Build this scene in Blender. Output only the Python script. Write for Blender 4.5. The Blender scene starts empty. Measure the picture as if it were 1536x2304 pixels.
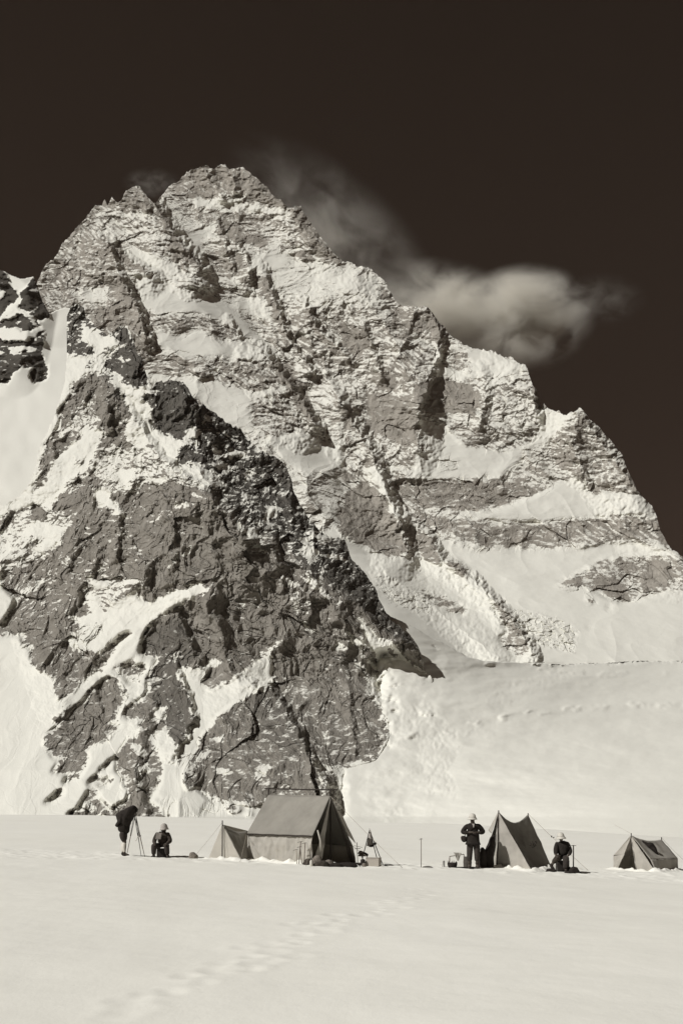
import bpy, bmesh, math, random
import numpy as np
from mathutils import Vector, Matrix

random.seed(7)
R = math.radians
# ------------------------------------------------------------------ camera
scene = bpy.context.scene
F = 2110.0                      # focal length in photo pixels
CAMZ = 1.6
cam_d = bpy.data.cameras.new("camera")
cam = bpy.data.objects.new("camera", cam_d)
scene.collection.objects.link(cam)
scene.camera = cam
cam.location = (0, 0, CAMZ)
cam.rotation_euler = (R(90), 0, 0)
cam_d.sensor_fit = 'VERTICAL'
cam_d.sensor_height = 36.0
cam_d.lens = 36.0 * F / 2304.0
cam_d.shift_y = (1838.0 - 1152.0) / 2304.0
cam_d.clip_start = 0.1
cam_d.clip_end = 60000.0
# ------------------------------------------------------------------ light
SUN_EL = 40.0
SUN_AZ = 30.0                   # degrees the sun stands towards the camera from due left
sx = -math.cos(R(SUN_EL)) * math.cos(R(SUN_AZ))
sy = -math.cos(R(SUN_EL)) * math.sin(R(SUN_AZ))
sz = math.sin(R(SUN_EL))
sun_d = bpy.data.lights.new("sun", 'SUN')
sun = bpy.data.objects.new("sun", sun_d)
scene.collection.objects.link(sun)
sun_d.energy = 3.9
sun_d.angle = R(0.53)
sun_d.color = (1.0, 0.985, 0.95)
sun.rotation_euler = Vector((sx, sy, sz)).to_track_quat('Z', 'Y').to_euler()

world = bpy.data.worlds.new("World")
scene.world = world
world.use_nodes = True
wt = world.node_tree
wt.nodes.clear()
sky = wt.nodes.new('ShaderNodeTexSky')
sky.sky_type = 'NISHITA'
sky.sun_disc = False
sky.sun_elevation = R(SUN_EL)
sky.sun_rotation = math.atan2(sx, sy)
sky.altitude = 7000
sky.air_density = 1.0
sky.dust_density = 0.5
sky.ozone_density = 1.0
sep = wt.nodes.new('ShaderNodeSeparateColor')
tint = wt.nodes.new('ShaderNodeMix'); tint.data_type = 'RGBA'; tint.blend_type = 'MULTIPLY'
tint.inputs[0].default_value = 1.0
tint.inputs[7].default_value = (0.60, 0.40, 0.30, 1)
bg = wt.nodes.new('ShaderNodeBackground')
bg.inputs['Strength'].default_value = 0.05
wo = wt.nodes.new('ShaderNodeOutputWorld')
wt.links.new(sky.outputs[0], sep.inputs[0])
wt.links.new(sep.outputs[0], tint.inputs[6])        # the plate saw the sky as through a red filter
wt.links.new(tint.outputs[2], bg.inputs[0])
wt.links.new(bg.outputs[0], wo.inputs[0])

vs = scene.view_settings
vs.view_transform = 'Standard'; vs.look = 'None'; vs.exposure = 0.0; vs.gamma = 1.0
vs.use_curve_mapping = False
scene.render.engine = 'CYCLES'
scene.cycles.volume_max_steps = 96
scene.cycles.volume_bounces = 4
scene.cycles.max_bounces = 6

# ------------------------------------------------------------------ helpers
def tag(o, label=None, cat=None, group=None, kind=None):
    if label: o['label'] = label
    if cat: o['category'] = cat
    if group: o['group'] = group
    if kind: o['kind'] = kind
    return o

def link(o, parent=None):
    scene.collection.objects.link(o)
    if parent is not None: o.parent = parent
    return o

def empty(name, loc, rz=0.0):
    o = bpy.data.objects.new(name, None)
    o.empty_display_size = 0.2
    link(o); o.location = loc; o.rotation_euler = (0, 0, rz)
    return o

def new_mat(name):
    m = bpy.data.materials.new(name); m.use_nodes = True
    nt = m.node_tree
    b = nt.nodes['Principled BSDF']
    return m, nt, b

def noise_node(nt, scale, detail=4, rough=0.6, stretch=None, coord='Object', vec=None):
    tc = nt.nodes.new('ShaderNodeTexCoord')
    mp = nt.nodes.new('ShaderNodeMapping')
    if stretch: mp.inputs['Scale'].default_value = stretch
    nt.links.new(tc.outputs[coord], mp.inputs[0])
    n = nt.nodes.new('ShaderNodeTexNoise')
    n.inputs['Scale'].default_value = scale
    n.inputs['Detail'].default_value = detail
    n.inputs['Roughness'].default_value = rough
    nt.links.new(mp.outputs[0], n.inputs['Vector'])
    return n

def simple_mat(name, col, rough=0.9, var=0.25, scale=6.0, bump=0.3, bdist=0.01, stretch=None, trans=0.0):
    m, nt, b = new_mat(name)
    n = noise_node(nt, scale, 5, 0.65, stretch)
    r = nt.nodes.new('ShaderNodeValToRGB')
    r.color_ramp.elements[0].position = 0.3
    r.color_ramp.elements[1].position = 0.7
    r.color_ramp.elements[0].color = (*[c * (1 - var) for c in col], 1)
    r.color_ramp.elements[1].color = (*[min(1, c * (1 + var)) for c in col], 1)
    nt.links.new(n.outputs[0], r.inputs[0])
    nt.links.new(r.outputs[0], b.inputs['Base Color'])
    b.inputs['Roughness'].default_value = rough
    b.inputs['Specular IOR Level'].default_value = 0.15
    n2 = noise_node(nt, scale * 7, 4, 0.6, stretch)
    bp = nt.nodes.new('ShaderNodeBump')
    bp.inputs['Strength'].default_value = bump
    bp.inputs['Distance'].default_value = bdist
    nt.links.new(n2.outputs[0], bp.inputs['Height'])
    nt.links.new(bp.outputs[0], b.inputs['Normal'])
    return m

# ---- numpy noise
_ang = np.random.RandomState(3).rand(4096) * 2 * np.pi
_gx, _gy = np.cos(_ang).astype(np.float32), np.sin(_ang).astype(np.float32)
_rnd = np.random.RandomState(5).rand(4, 4096).astype(np.float32)

def _hash(xi, yi, seed):
    h = (xi * np.int64(374761393) + yi * np.int64(668265263) + np.int64(seed) * np.int64(2246822519)) & np.int64(0xffffffff)
    h = ((h ^ (h >> 13)) * np.int64(1274126177)) & np.int64(0xffffffff)
    return (h ^ (h >> 16)) & 4095

def gn(x, y, seed=0):
    xf = np.floor(x); yf = np.floor(y)
    xi = xf.astype(np.int64); yi = yf.astype(np.int64)
    fx = (x - xf).astype(np.float32); fy = (y - yf).astype(np.float32)
    u = fx * fx * fx * (fx * (fx * 6 - 15) + 10); v = fy * fy * fy * (fy * (fy * 6 - 15) + 10)
    def g(a, b):
        h = _hash(xi + a, yi + b, seed)
        return _gx[h] * (fx - a) + _gy[h] * (fy - b)
    a = g(0, 0); b = g(1, 0); c = g(0, 1); d = g(1, 1)
    return ((a * (1 - u) + b * u) * (1 - v) + (c * (1 - u) + d * u) * v) * 1.5

def fbm(x, y, o=4, seed=0, gain=0.5, lac=2.03):
    s = 0; a = 1; t = 0
    for i in range(o):
        s = s + a * gn(x, y, seed + i * 17); t += a
        x = x * lac + 5.3; y = y * lac + 1.7; a *= gain
    return s / t * 1.6

def ridged(x, y, o=4, seed=0, gain=0.5, lac=2.07):
    s = 0; a = 1; t = 0
    for i in range(o):
        n = 1 - np.abs(gn(x, y, seed + i * 13)) * 2.0
        s = s + a * n * n; t += a
        x = x * lac + 3.1; y = y * lac + 7.7; a *= gain
    return s / t

def facet(x, y, seed=0, tilt=1.0, step=0.5):
    """faceted crag relief: every Voronoi cell is a randomly tilted plane"""
    xf = np.floor(x); yf = np.floor(y)
    xi = xf.astype(np.int64); yi = yf.astype(np.int64)
    best = np.full(x.shape, 9e9, np.float32); val = np.zeros(x.shape, np.float32)
    for a in (-1, 0, 1):
        for b in (-1, 0, 1):
            h = _hash(xi + a, yi + b, seed)
            cx = xf + a + _rnd[0][h]; cy = yf + b + _rnd[1][h]
            dx = (x - cx).astype(np.float32); dy = (y - cy).astype(np.float32)
            d = dx * dx + dy * dy
            k = _rnd[2][h] - 0.5; l = _rnd[3][h] - 0.5
            v = tilt * (2 * k * dx + 2 * l * dy) + step * (_rnd[2][(h * 7 + 3) & 4095] - .5)
            m = d < best
            best = np.where(m, d, best); val = np.where(m, v, val)
    return val

def sstep(a, b, x):
    t = np.clip((x - a) / (b - a), 0, 1)
    return t * t * (3 - 2 * t)

# ---- coverage rasters (how much of a face is covered by snow)
RX0, RX1, RY0, RY1, RS = -400, 2000, 300, 2000, 2
def pts(s):
    v = [float(t) for t in s.replace(';', ' ').replace(',', ' ').split()]
    return list(zip(v[0::2], v[1::2]))

def paint(A, s, val):
    P = pts(s)
    xs = [p[0] for p in P]; ys = [p[1] for p in P]
    i0 = max(0, int((min(xs) - RX0) / RS)); i1 = min(A.shape[1], int((max(xs) - RX0) / RS) + 2)
    j0 = max(0, int((min(ys) - RY0) / RS)); j1 = min(A.shape[0], int((max(ys) - RY0) / RS) + 2)
    if i1 <= i0 or j1 <= j0: return
    X, Y = np.meshgrid(np.arange(i0, i1) * RS + RX0, np.arange(j0, j1) * RS + RY0)
    ins = np.zeros(X.shape, bool)
    n = len(P)
    for k in range(n):
        xa, ya = P[k]; xb, yb = P[(k + 1) % n]
        if ya == yb: continue
        c = ((ya > Y) != (yb > Y)) & (X < (xb - xa) * (Y - ya) / (yb - ya) + xa)
        ins ^= c
    A[j0:j1, i0:i1][ins] = val

def raster(base, items):
    A = np.full(((RY1 - RY0) // RS, (RX1 - RX0) // RS), base, np.float32)
    for val, s in items: paint(A, s, val)
    return A

def blur(A, n=1):
    for _ in range(n):
        A = (A + np.roll(A, 1, 0) + np.roll(A, -1, 0)) / 3
        A = (A + np.roll(A, 1, 1) + np.roll(A, -1, 1)) / 3
    return A

def sample(A, px, py):
    u = np.clip((px - RX0) / RS, 0, A.shape[1] - 1.01); v = np.clip((py - RY0) / RS, 0, A.shape[0] - 1.01)
    i = u.astype(int); j = v.astype(int); fu = u - i; fv = v - j
    return (A[j, i] * (1 - fu) * (1 - fv) + A[j, i + 1] * fu * (1 - fv) + A[j + 1, i] * (1 - fu) * fv + A[j + 1, i + 1] * fu * fv)

def line(s):
    P = np.array(pts(s)); return P[:, 0], P[:, 1]

def rib(px, py, s, wl, wr, powr=1.0):
    """crest profile 0..1: 1 on the polyline, falling to 0 at wl pixels left and wr right of it"""
    P = pts(s)
    best = np.full(px.shape, 1e9); side = np.zeros(px.shape)
    for k in range(len(P) - 1):
        ax, ay = P[k]; bx, by = P[k + 1]
        ex, ey = bx - ax, by - ay; L2 = ex * ex + ey * ey + 1e-9
        t = np.clip(((px - ax) * ex + (py - ay) * ey) / L2, 0, 1)
        dx = px - (ax + t * ex); dy = py - (ay + t * ey)
        d = np.hypot(dx, dy)
        m = d < best
        # signed share: -1 viewer's left of the crest, +1 right of it, gliding round the ends
        sd = -(ex * (py - ay) - ey * (px - ax)) / (math.sqrt(L2) * (d + 1e-6))
        if ey < 0: sd = -sd
        best = np.where(m, d, best); side = np.where(m, sd, side)
    w = wl + (wr - wl) * (0.5 + 0.5 * np.clip(side, -1, 1))
    return np.clip(1 - best / w, 0, 1) ** powr

def grid_mesh(name, P, attrs, mat, smooth=True):
    ny, nx = P.shape[:2]
    me = bpy.data.meshes.new(name)
    nv = nx * ny
    me.vertices.add(nv)
    me.vertices.foreach_set('co', P.reshape(-1).astype(np.float32))
    idx = np.arange(nv).reshape(ny, nx)
    q = np.stack([idx[:-1, :-1], idx[:-1, 1:], idx[1:, 1:], idx[1:, :-1]], -1).reshape(-1, 4)
    nf = len(q)
    me.loops.add(nf * 4); me.polygons.add(nf)
    me.loops.foreach_set('vertex_index', q.reshape(-1).astype(np.int32))
    me.polygons.foreach_set('loop_start', (np.arange(nf) * 4).astype(np.int32))
    me.polygons.foreach_set('use_smooth', np.full(nf, smooth))
    me.update(calc_edges=True)
    for k, a in attrs.items():
        at = me.attributes.new(k, 'FLOAT', 'POINT')
        at.data.foreach_set('value', a.reshape(-1).astype(np.float32))
    me.materials.append(mat)
    o = bpy.data.objects.new(name, me); link(o)
    return o

def rock_snow_mat(name, rock_a, rock_b, snow, fine, stretch, bscale, bdist, edge=0.05, amp=0.35, bstretch=(1.6, 1, .8)):
    m, nt, b = new_mat(name)
    L = nt.links
    at = nt.nodes.new('ShaderNodeAttribute'); at.attribute_name = 'snow'
    n = noise_node(nt, fine, 4, 0.7, stretch)
    mm = nt.nodes.new('ShaderNodeMath'); mm.operation = 'SUBTRACT'; mm.inputs[1].default_value = 0.5
    L.new(n.outputs[0], mm.inputs[0])
    ma = nt.nodes.new('ShaderNodeMath'); ma.operation = 'MULTIPLY_ADD'; ma.inputs[1].default_value = amp
    L.new(mm.outputs[0], ma.inputs[0]); L.new(at.outputs['Fac'], ma.inputs[2])
    mr = nt.nodes.new('ShaderNodeMapRange'); mr.interpolation_type = 'SMOOTHSTEP'
    mr.inputs[1].default_value = -edge; mr.inputs[2].default_value = edge
    L.new(ma.outputs[0], mr.inputs[0])
    # rock colour
    n2 = noise_node(nt, bscale * 0.3, 9, 0.8, (1, 1, 0.5))
    cr = nt.nodes.new('ShaderNodeValToRGB')
    cr.color_ramp.elements[0].position = 0.36; cr.color_ramp.elements[1].position = 0.66
    cr.color_ramp.elements[0].color = (*rock_a, 1); cr.color_ramp.elements[1].color = (*rock_b, 1)
    L.new(n2.outputs[0], cr.inputs[0])
    n4 = noise_node(nt, bscale * 0.02, 5, 0.6)
    sr = nt.nodes.new('ShaderNodeValToRGB')
    sr.color_ramp.elements[0].position = 0.3; sr.color_ramp.elements[1].position = 0.7
    sr.color_ramp.elements[0].color = (*[c * 0.95 for c in snow], 1); sr.color_ramp.elements[1].color = (*snow, 1)
    L.new(n4.outputs[0], sr.inputs[0])
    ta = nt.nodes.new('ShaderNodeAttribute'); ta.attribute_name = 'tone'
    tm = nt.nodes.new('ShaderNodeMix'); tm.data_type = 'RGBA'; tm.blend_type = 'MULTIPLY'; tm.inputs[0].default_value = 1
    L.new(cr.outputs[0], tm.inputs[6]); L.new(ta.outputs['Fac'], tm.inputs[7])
    mx = nt.nodes.new('ShaderNodeMix'); mx.data_type = 'RGBA'
    L.new(mr.outputs[0], mx.inputs[0]); L.new(tm.outputs[2], mx.inputs[6]); L.new(sr.outputs[0], mx.inputs[7])
    L.new(mx.outputs[2], b.inputs['Base Color'])
    b.inputs['Roughness'].default_value = 0.95
    b.inputs['Specular IOR Level'].default_value = 0.1
    # bump: rough on rock, nearly none on snow; snow lies proud of the rock
    n3 = noise_node(nt, bscale, 5, 0.72, bstretch)
    inv = nt.nodes.new('ShaderNodeMapRange')
    inv.inputs[3].default_value = 1.0; inv.inputs[4].default_value = 0.10
    L.new(mr.outputs[0], inv.inputs[0])
    bp = nt.nodes.new('ShaderNodeBump')
    bp.inputs['Distance'].default_value = bdist
    L.new(inv.outputs[0], bp.inputs['Strength'])
    L.new(n3.outputs[0], bp.inputs['Height']); L.new(bp.outputs[0], b.inputs['Normal'])
    return m

def normals_z(P):
    dx = np.gradient(P, axis=1); dy = np.gradient(P, axis=0)
    n = np.cross(dx, dy); n /= (np.linalg.norm(n, axis=2, keepdims=True) + 1e-9)
    s = np.sign((n[..., 1:2] * -1))
    return n * np.where(s == 0, 1, s)

def ray_pts(px, py, d):
    return np.stack([(px - 768) / F * d, d, CAMZ + (1838 - py) / F * d], -1)

def massif(name, px0, px1, nx, ny, top, bot, jag, depthf, relieff, cov, seed, mat, sw=(1, 1), nback=14, backstep=60., slopew=0.9, warp=(6, 2.5), bias=0.0, tones=None, flat=None, soft_c=None, mixn=False, streaks=0.0, snow_lo=0.18):
    """a mountain face built as world geometry, with a far side so that it has thickness"""
    tx, ty = line(top); bx_, by_ = line(bot)
    pxs = np.linspace(px0, px1, nx)
    T = np.interp(pxs, tx, ty)
    for w, a in jag:
        T = T + a * fbm(pxs / w, pxs * 0 + w * 0.37, 2, seed + int(w))
    lo = max(by_); hi = T.min() - 3
    pyr = np.repeat(np.linspace(lo, hi, ny)[:, None], nx, 1)
    px = np.repeat(pxs[None, :], ny, 0)
    over = np.maximum(0, T[None, :] - pyr)          # rows past the skyline run down the far side
    over = 160 * (1 - np.exp(-over / 160))
    py = np.maximum(pyr, T[None, :])
    d0 = depthf(px, py)
    P0 = ray_pts(px, py, d0)
    X, Z = P0[..., 0], P0[..., 2]
    wx = px + warp[0] * fbm(px / 22, py / 22, 2, seed + 1) + warp[1] * fbm(px / 6, py / 6, 2, seed + 2)
    wy = py + warp[0] * .8 * fbm(px / 22, py / 22, 2, seed + 3) + warp[1] * fbm(px / 6, py / 6, 2, seed + 4)
    c = sample(cov, wx, wy)
    cs = c if soft_c is None else sample(soft_c, px, py)
    rock = sstep(0.97, 0.5, cs)
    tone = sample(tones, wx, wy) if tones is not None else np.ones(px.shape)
    d = d0 + relieff(px, py, X, Z, rock)
    P = ray_pts(px, py, d)
    k = over * d / F
    P[..., 1] += k * 0.9
    P[..., 2] -= k * 0.95
    N = normals_z(P)
    nz = N[..., 2]
    # local slope relative to a wide mean
    zz = np.clip((nz - 0.55) * 2.2, -1.2, 1.2)
    Zt = Z + sw[1] * 5 * fbm(X / sw[0] / 12, Z / sw[0] / 12, 2, seed + 8)
    s = fbm(X / sw[0], Zt / sw[1], 5, seed + 9, 0.62)
    if mixn:                                   # streaks that run with ledges, with gullies, and plain speckle
        ca, sa = math.cos(R(52)), math.sin(R(52))
        s2 = fbm((X * ca - Z * sa) / (sw[0] * 1.3), (X * sa + Z * ca) / (sw[1] * .9), 5, seed + 31, .62)
        s3 = fbm(X / (sw[1] * 1.1), Z / sw[1], 5, seed + 37, .68)
        k1 = sstep(-.15, .35, fbm(X / 420, Z / 420, 3, seed + 41)); k2 = sstep(-.1, .4, fbm(X / 350, Z / 350, 3, seed + 43))
        s = (s * (1 - k1) + s2 * k1) * (1 - .8 * k2) + s3 * .8 * k2
    if streaks:                                # thin runnels of snow caught in slanting joints
        side = sstep(-60, 60, px - (300 + (py - 735) * .52))
        q1 = ridged((X - .9 * Z) / 30 + .6 * fbm(X / 25, Z / 25, 2, 91), (Z + .8 * X) / 75, 3, seed + 51)
        q2 = ridged((X + .7 * Z) / 30 + .6 * fbm(X / 25, Z / 25, 2, 92), (Z - .8 * X) / 75, 3, seed + 53)
        q = q1 * (1 - side) + q2 * side
        s = s - 1.5 * streaks * sstep(.62, .84, q) * sstep(-.5, .2, fbm(X / 70, Z / 70, 2, seed + 55))
    comb = 1.5 * s - slopew * zz
    Nn = 0.5 + 0.5 * np.tanh(comb * 1.25)
    c2 = c * (1.18 + snow_lo) - snow_lo + bias * (1 - c) * (.55 + .45 * sstep(.05, .35, c))
    snow = c2 - Nn
    return grid_mesh(name, P, {'snow': snow, 'tone': tone}, mat, flat is None)

SNOW = (0.73, 0.718, 0.655)
m_peak = rock_snow_mat("peak_rock_and_snow", (0.21, 0.193, 0.167), (0.40, 0.372, 0.328), SNOW, 0.085, (1, 1, 1.8), 0.05, 5.0, amp=1.1, edge=0.14)
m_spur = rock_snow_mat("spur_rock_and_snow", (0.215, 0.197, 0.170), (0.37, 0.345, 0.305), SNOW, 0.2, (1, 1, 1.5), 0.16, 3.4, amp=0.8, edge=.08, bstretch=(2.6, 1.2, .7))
m_slope = rock_snow_mat("slope_snow", (0.12, 0.108, 0.092), (0.24, 0.22, 0.19), (.79, .777, .71), 0.05, (1, 1, 1.5), 0.06, 4.0, amp=0.4)

# ================================================================== the great peak
PEAK_TOP = """-20 1000; 55 760; 84 628; 90 618; 100 600; 125 575; 140 550; 170 515; 200 480; 215 462; 230 458; 236 447; 243 461; 252 445;
262 455; 272 450; 280 434; 292 424; 302 419; 315 421; 326 434; 334 448; 342 452; 352 454; 362 440; 376 427; 400 408; 420 388; 432 380; 445 378; 455 372; 466 371; 476 379;
490 374; 505 371; 520 378; 535 382; 547 378; 560 386; 580 400; 600 420; 616 440; 636 456; 650 466; 660 466; 676 465; 682 478; 700 500; 718 527; 735 548; 752 570; 768 586;
800 594; 835 605; 858 625; 870 640; 872 652; 885 668; 897 685; 930 690; 960 690; 970 702; 985 722; 1000 738; 1015 757; 1040 772; 1060 779; 1110 790; 1150 806; 1186 827;
1192 850; 1203 872; 1210 880; 1213 908; 1219 918; 1222 908; 1230 915; 1250 925; 1275 932; 1290 927; 1305 917; 1325 940; 1350 965; 1380 1000; 1400 1030; 1410 1055; 1425 1090; 1440 1112;
1465 1135; 1476 1160; 1486 1195; 1500 1222; 1512 1238; 1530 1248; 1560 1262; 1640 1340; 1760 1460; 1850 1560"""
PEAK_BOT = "-20 1010; 300 1000; 500 1100; 700 1250; 950 1560; 1850 1600"
peak_cov = raster(0.5, [
 (.30, "40 900;84 620;200 470;236 440;300 400;345 450;385 520;300 560;240 560;270 610;300 640;318 700;335 760;200 790"),
 (.48, "236 470;300 475;345 490;380 540;400 560;460 600;400 620;345 612;290 560;240 540"),
 (.50, "205 490;240 470;290 480;270 520;215 530"),
 (.18, "275 440;300 418;330 435;345 470;320 470;275 468"), (.95, "298 472;325 476;342 484;345 494;320 486"),
 (.08, "340 448;372 468;386 520;402 548;384 540;368 500;350 470"),
 (.08, "385 530;405 545;438 575;450 596;436 600;412 575;388 592;380 560"),
 (.04, "242 548;275 545;275 562;300 580;330 603;346 616;312 616;285 602;264 576;240 570"),
 (.95, "280 560;320 565;400 600;430 640;390 625;340 612;300 590"),
 (.10, "262 632;278 632;286 660;308 676;314 690;296 690;262 690"), (.3, "230 600;262 600;262 700;230 690"),
 (.7, "165 655;200 640;240 650;255 680;225 690;190 680"),
 (.15, "210 700;250 690;300 700;330 740;345 770;320 800;290 760;240 730;205 740"),
 (1., "298 612;345 620;380 635;420 650;440 665;480 672;500 680;520 700;560 725;590 755;625 800;650 812;625 812;600 785;560 760;515 730;500 722;470 710;420 702;380 705;350 700;330 700;318 690;312 650"),
 (.92, "395 520;420 525;450 520;480 508;492 512;460 535;450 560;470 585;450 580;420 550"),
 (.30, "330 702;360 705;430 708;500 720;525 745;545 772;520 765;500 765;450 745;400 745;380 740;350 740"),
 (.97, "335 735;350 745;385 750;410 765;430 755;440 742;470 752;500 777;520 767;545 777;580 795;620 812;590 815;540 802;480 798;440 800;400 790;370 785"),
 (.33, "300 790;340 800;400 802;480 805;475 835;440 850;380 850;330 830"),
 (.86, "320 845;440 852;500 862;560 905;600 985;480 950;440 890"),
 (.28, "490 815;560 815;620 810;650 850;640 870;560 882;500 862"),
 (.93, "510 870;560 884;620 877;605 905;560 913;500 895;460 870"),
 (.0, "612 812;640 815;655 830;682 868;697 900;702 930;712 950;690 945;668 915;652 878;630 842"),
 (.36, "560 912;620 884;660 920;700 945;660 975;600 975;570 960"),
 (.88, "600 985;660 975;720 990;780 1010;760 1050;720 1060;670 1060;640 1040"),
 (.2, "372 430;400 400;460 370;560 380;620 430;655 470;600 462;560 450;540 432;500 432;480 450;440 446;400 452"),
 (.12, "470 380;500 378;515 400;520 425;505 428;490 400"), (.12, "545 390;575 400;620 440;640 462;600 455;565 440;560 420;530 425"),
 (.95, "430 446;510 452;560 460;600 464;650 476;652 486;600 476;540 480;500 470;440 462"),
 (.28, "395 465;460 465;510 482;540 470;600 490;590 520;560 510;510 510;480 500;420 490"),
 (.12, "655 464;682 466;735 548;770 592;740 588;700 570;690 540;658 500"),
 (.04, "655 566;685 568;710 582;700 590;665 580"),
 (.14, "490 498;530 508;600 535;607 552;598 562;560 550;530 545;510 540;488 530"),
 (.25, "455 562;520 558;555 588;562 620;550 636;500 625;470 600"), (.55, "420 600;470 610;540 640;500 672;450 662"),
 (.66, "562 590;640 572;772 600;852 620;890 685;800 690;700 685;600 650"),
 (.93, "565 582;620 560;655 580;640 600;590 612"), (.9, "700 610;780 625;870 650;860 662;760 640;700 625"),
 (.1, "845 640;865 650;898 684;880 682;855 665"),
 (.15, "575 620;610 620;617 660;605 675;580 652"), (.05, "600 652;614 676;636 728;642 765;626 736;610 690"),
 (.85, "560 660;600 680;620 730;560 710;510 690"),
 (.35, "540 705;580 715;630 740;655 775;645 802;600 772;560 735"),
 (.38, "640 720;680 700;700 690;712 700;720 740;780 790;820 820;760 850;700 830;660 790"), (.02, "690 692;702 696;716 734;704 722"),
 (.42, "740 700;880 700;960 690;1000 740;1030 770;980 780;960 830;950 900;940 1000;880 1010;820 1000;760 920;700 860;760 800;740 740"),
 (.10, "765 742;830 735;832 780;800 805;770 780"), (.05, "960 690;972 702;1002 748;988 775;962 745"), (.22, "880 700;955 700;960 745;900 770;870 740"),
 (.3, "900 800;960 800;952 860;905 885"), (.05, "855 835;878 840;895 878;856 880"), (.0, "766 920;795 914;797 955;775 962"),
 (.1, "830 885;935 900;942 1000;860 1010;820 960"),
 (.06, "930 870;1040 830;1090 882;1080 930;1000 930;960 935;935 910"), (.4, "1040 860;1100 855;1100 930;1060 935;1085 890"),
 (.92, "985 785;1050 780;1110 795;1185 830;1180 848;1060 850;1040 862;1000 845;980 840"), (.32, "1000 795;1050 790;1062 840;1030 840;992 820"),
 (.38, "1070 862;1180 832;1196 850;1100 868"), (.52, "1100 872;1203 856;1207 925;1150 938;1090 932"), (.25, "1150 880;1203 868;1203 885;1150 890"),
 (.0, "1197 868;1206 868;1222 918;1208 922;1203 900"),
 (.93, "940 945;965 950;1010 960;1040 1000;1080 1010;1120 1015;1200 1000;1220 960;1200 940;1215 922;1260 930;1290 930;1260 960;1230 1000;1180 1010;1160 1050;1120 1075;1060 1082;960 1082;920 1075;900 1060;900 1040;960 1010"),
 (.38, "1000 945;1060 940;1072 980;1090 970;1150 985;1185 1000;1150 1007;1110 1012;1080 1008;1030 988;1010 968"), (.5, "985 1030;1030 1035;1030 1060;990 1058"),
 (.16, "890 1075;960 1080;1040 1080;1100 1075;1150 1080;1200 1080;1160 1095;1245 1095;1200 1112;1150 1132;1090 1150;1040 1150;960 1140;900 1125;862 1085"),
 (.05, "1055 1090;1110 1085;1120 1115;1060 1125"),
 (.2, "900 1135;960 1155;1010 1165;1100 1175;1180 1180;1240 1180;1280 1170;1360 1165;1420 1160;1482 1170;1504 1222;1440 1215;1360 1220;1260 1225;1220 1237;1160 1230;1100 1230;1040 1210;990 1192;950 1182"),
 (.1, "1135 1178;1165 1178;1165 1225;1140 1225"),
 (.95, "1090 1152;1160 1132;1230 1102;1260 1082;1300 1075;1340 1112;1430 1112;1484 1165;1400 1156;1320 1165;1240 1171;1160 1176;1080 1166;1010 1156;1050 1152"),
 (.36, "1288 940;1305 915;1330 945;1380 1000;1400 1040;1430 1090;1442 1112;1400 1112;1330 1112;1310 1080;1250 1077;1180 1062;1190 1030;1240 1000;1270 960"),
 (.08, "1310 930;1325 950;1310 975;1285 965"), (.1, "1250 1025;1295 1020;1290 1050;1255 1050"),
 (.0, "1402 1058;1414 1058;1442 1110;1420 1100"), (.0, "1482 1180;1492 1185;1512 1238;1495 1222"),
 (1., "990 1215;1060 1240;1100 1236;1220 1240;1300 1236;1360 1222;1440 1222;1500 1240;1600 1260;1850 1500;1850 1600;700 1600;700 1200;760 1195;790 1215;830 1235;880 1260;920 1260;900 1230;940 1250;990 1270;985 1235"),
 (.3, "1240 1320;1300 1290;1340 1265;1360 1255;1450 1250;1536 1250;1600 1270;1600 1335;1500 1330;1440 1350;1400 1357;1340 1332;1300 1322;1270 1327"),
 (.0, "1330 1302;1352 1297;1378 1300;1410 1322;1417 1350;1395 1356;1350 1337"), (.1, "1375 1256;1440 1268;1446 1287;1400 1291"),
 (.05, "1465 1262;1490 1254;1515 1283;1500 1322;1440 1325;1450 1280"), (.0, "1318 1335;1346 1362;1320 1356"), (.0, "1358 1362;1377 1365;1370 1377"), (.1, "1270 1298;1305 1296;1318 1318;1275 1318"),
 (.04, "760 1150;790 1100;820 1080;860 1110;880 1150;890 1180;917 1240;900 1252;870 1252;820 1232;770 1205;760 1180"),
 (.3, "680 1112;722 1120;732 1170;700 1176"), (.5, "690 1060;740 1060;760 1100;720 1120"), (.12, "758 1058;810 1060;800 1088;760 1080"),
 (.0, "820 1020;838 1025;840 1050;820 1052"), (.45, "800 960;940 1010;930 1060;840 1050"),  # first patch is shade, put in as snow-free rock colour
 (1., "818 1055;842 1048;872 1080;902 1150;940 1190;990 1230;1040 1280;1000 1260;950 1210;900 1180;870 1130;850 1090"),
 (.06, "880 1162;930 1190;970 1208;992 1250;990 1272;950 1252;920 1204;890 1192"),
 (.1, "1000 1250;1030 1262;1062 1290;1040 1302;1005 1267"), (.2, "930 1320;960 1330;1000 1345;1052 1370;1046 1386;1000 1375;950 1342"),
 (.25, "1100 1340;1130 1350;1160 1390;1190 1420;1194 1470;1160 1480;1120 1440;1140 1420"), (.25, "1190 1400;1236 1436;1215 1427"), (.5, "1310 1400;1345 1412;1330 1420"),
])
peak_cov = blur(peak_cov, 5)

def peak_depth(px, py):
    t = (1838 - py) / F
    d = np.interp(t, [.05, .13, .165, .2, .28, .4, .55, .7, .8], [2450, 2650, 2760, 2980, 3560, 4080, 4760, 5720, 6300])
    # the left shoulder stands well in front of the summit
    sh = sstep(470, 300, px - (py - 500) * 0.62) * sstep(395, 460, py)
    d = d - 260 * sh
    return d

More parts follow.
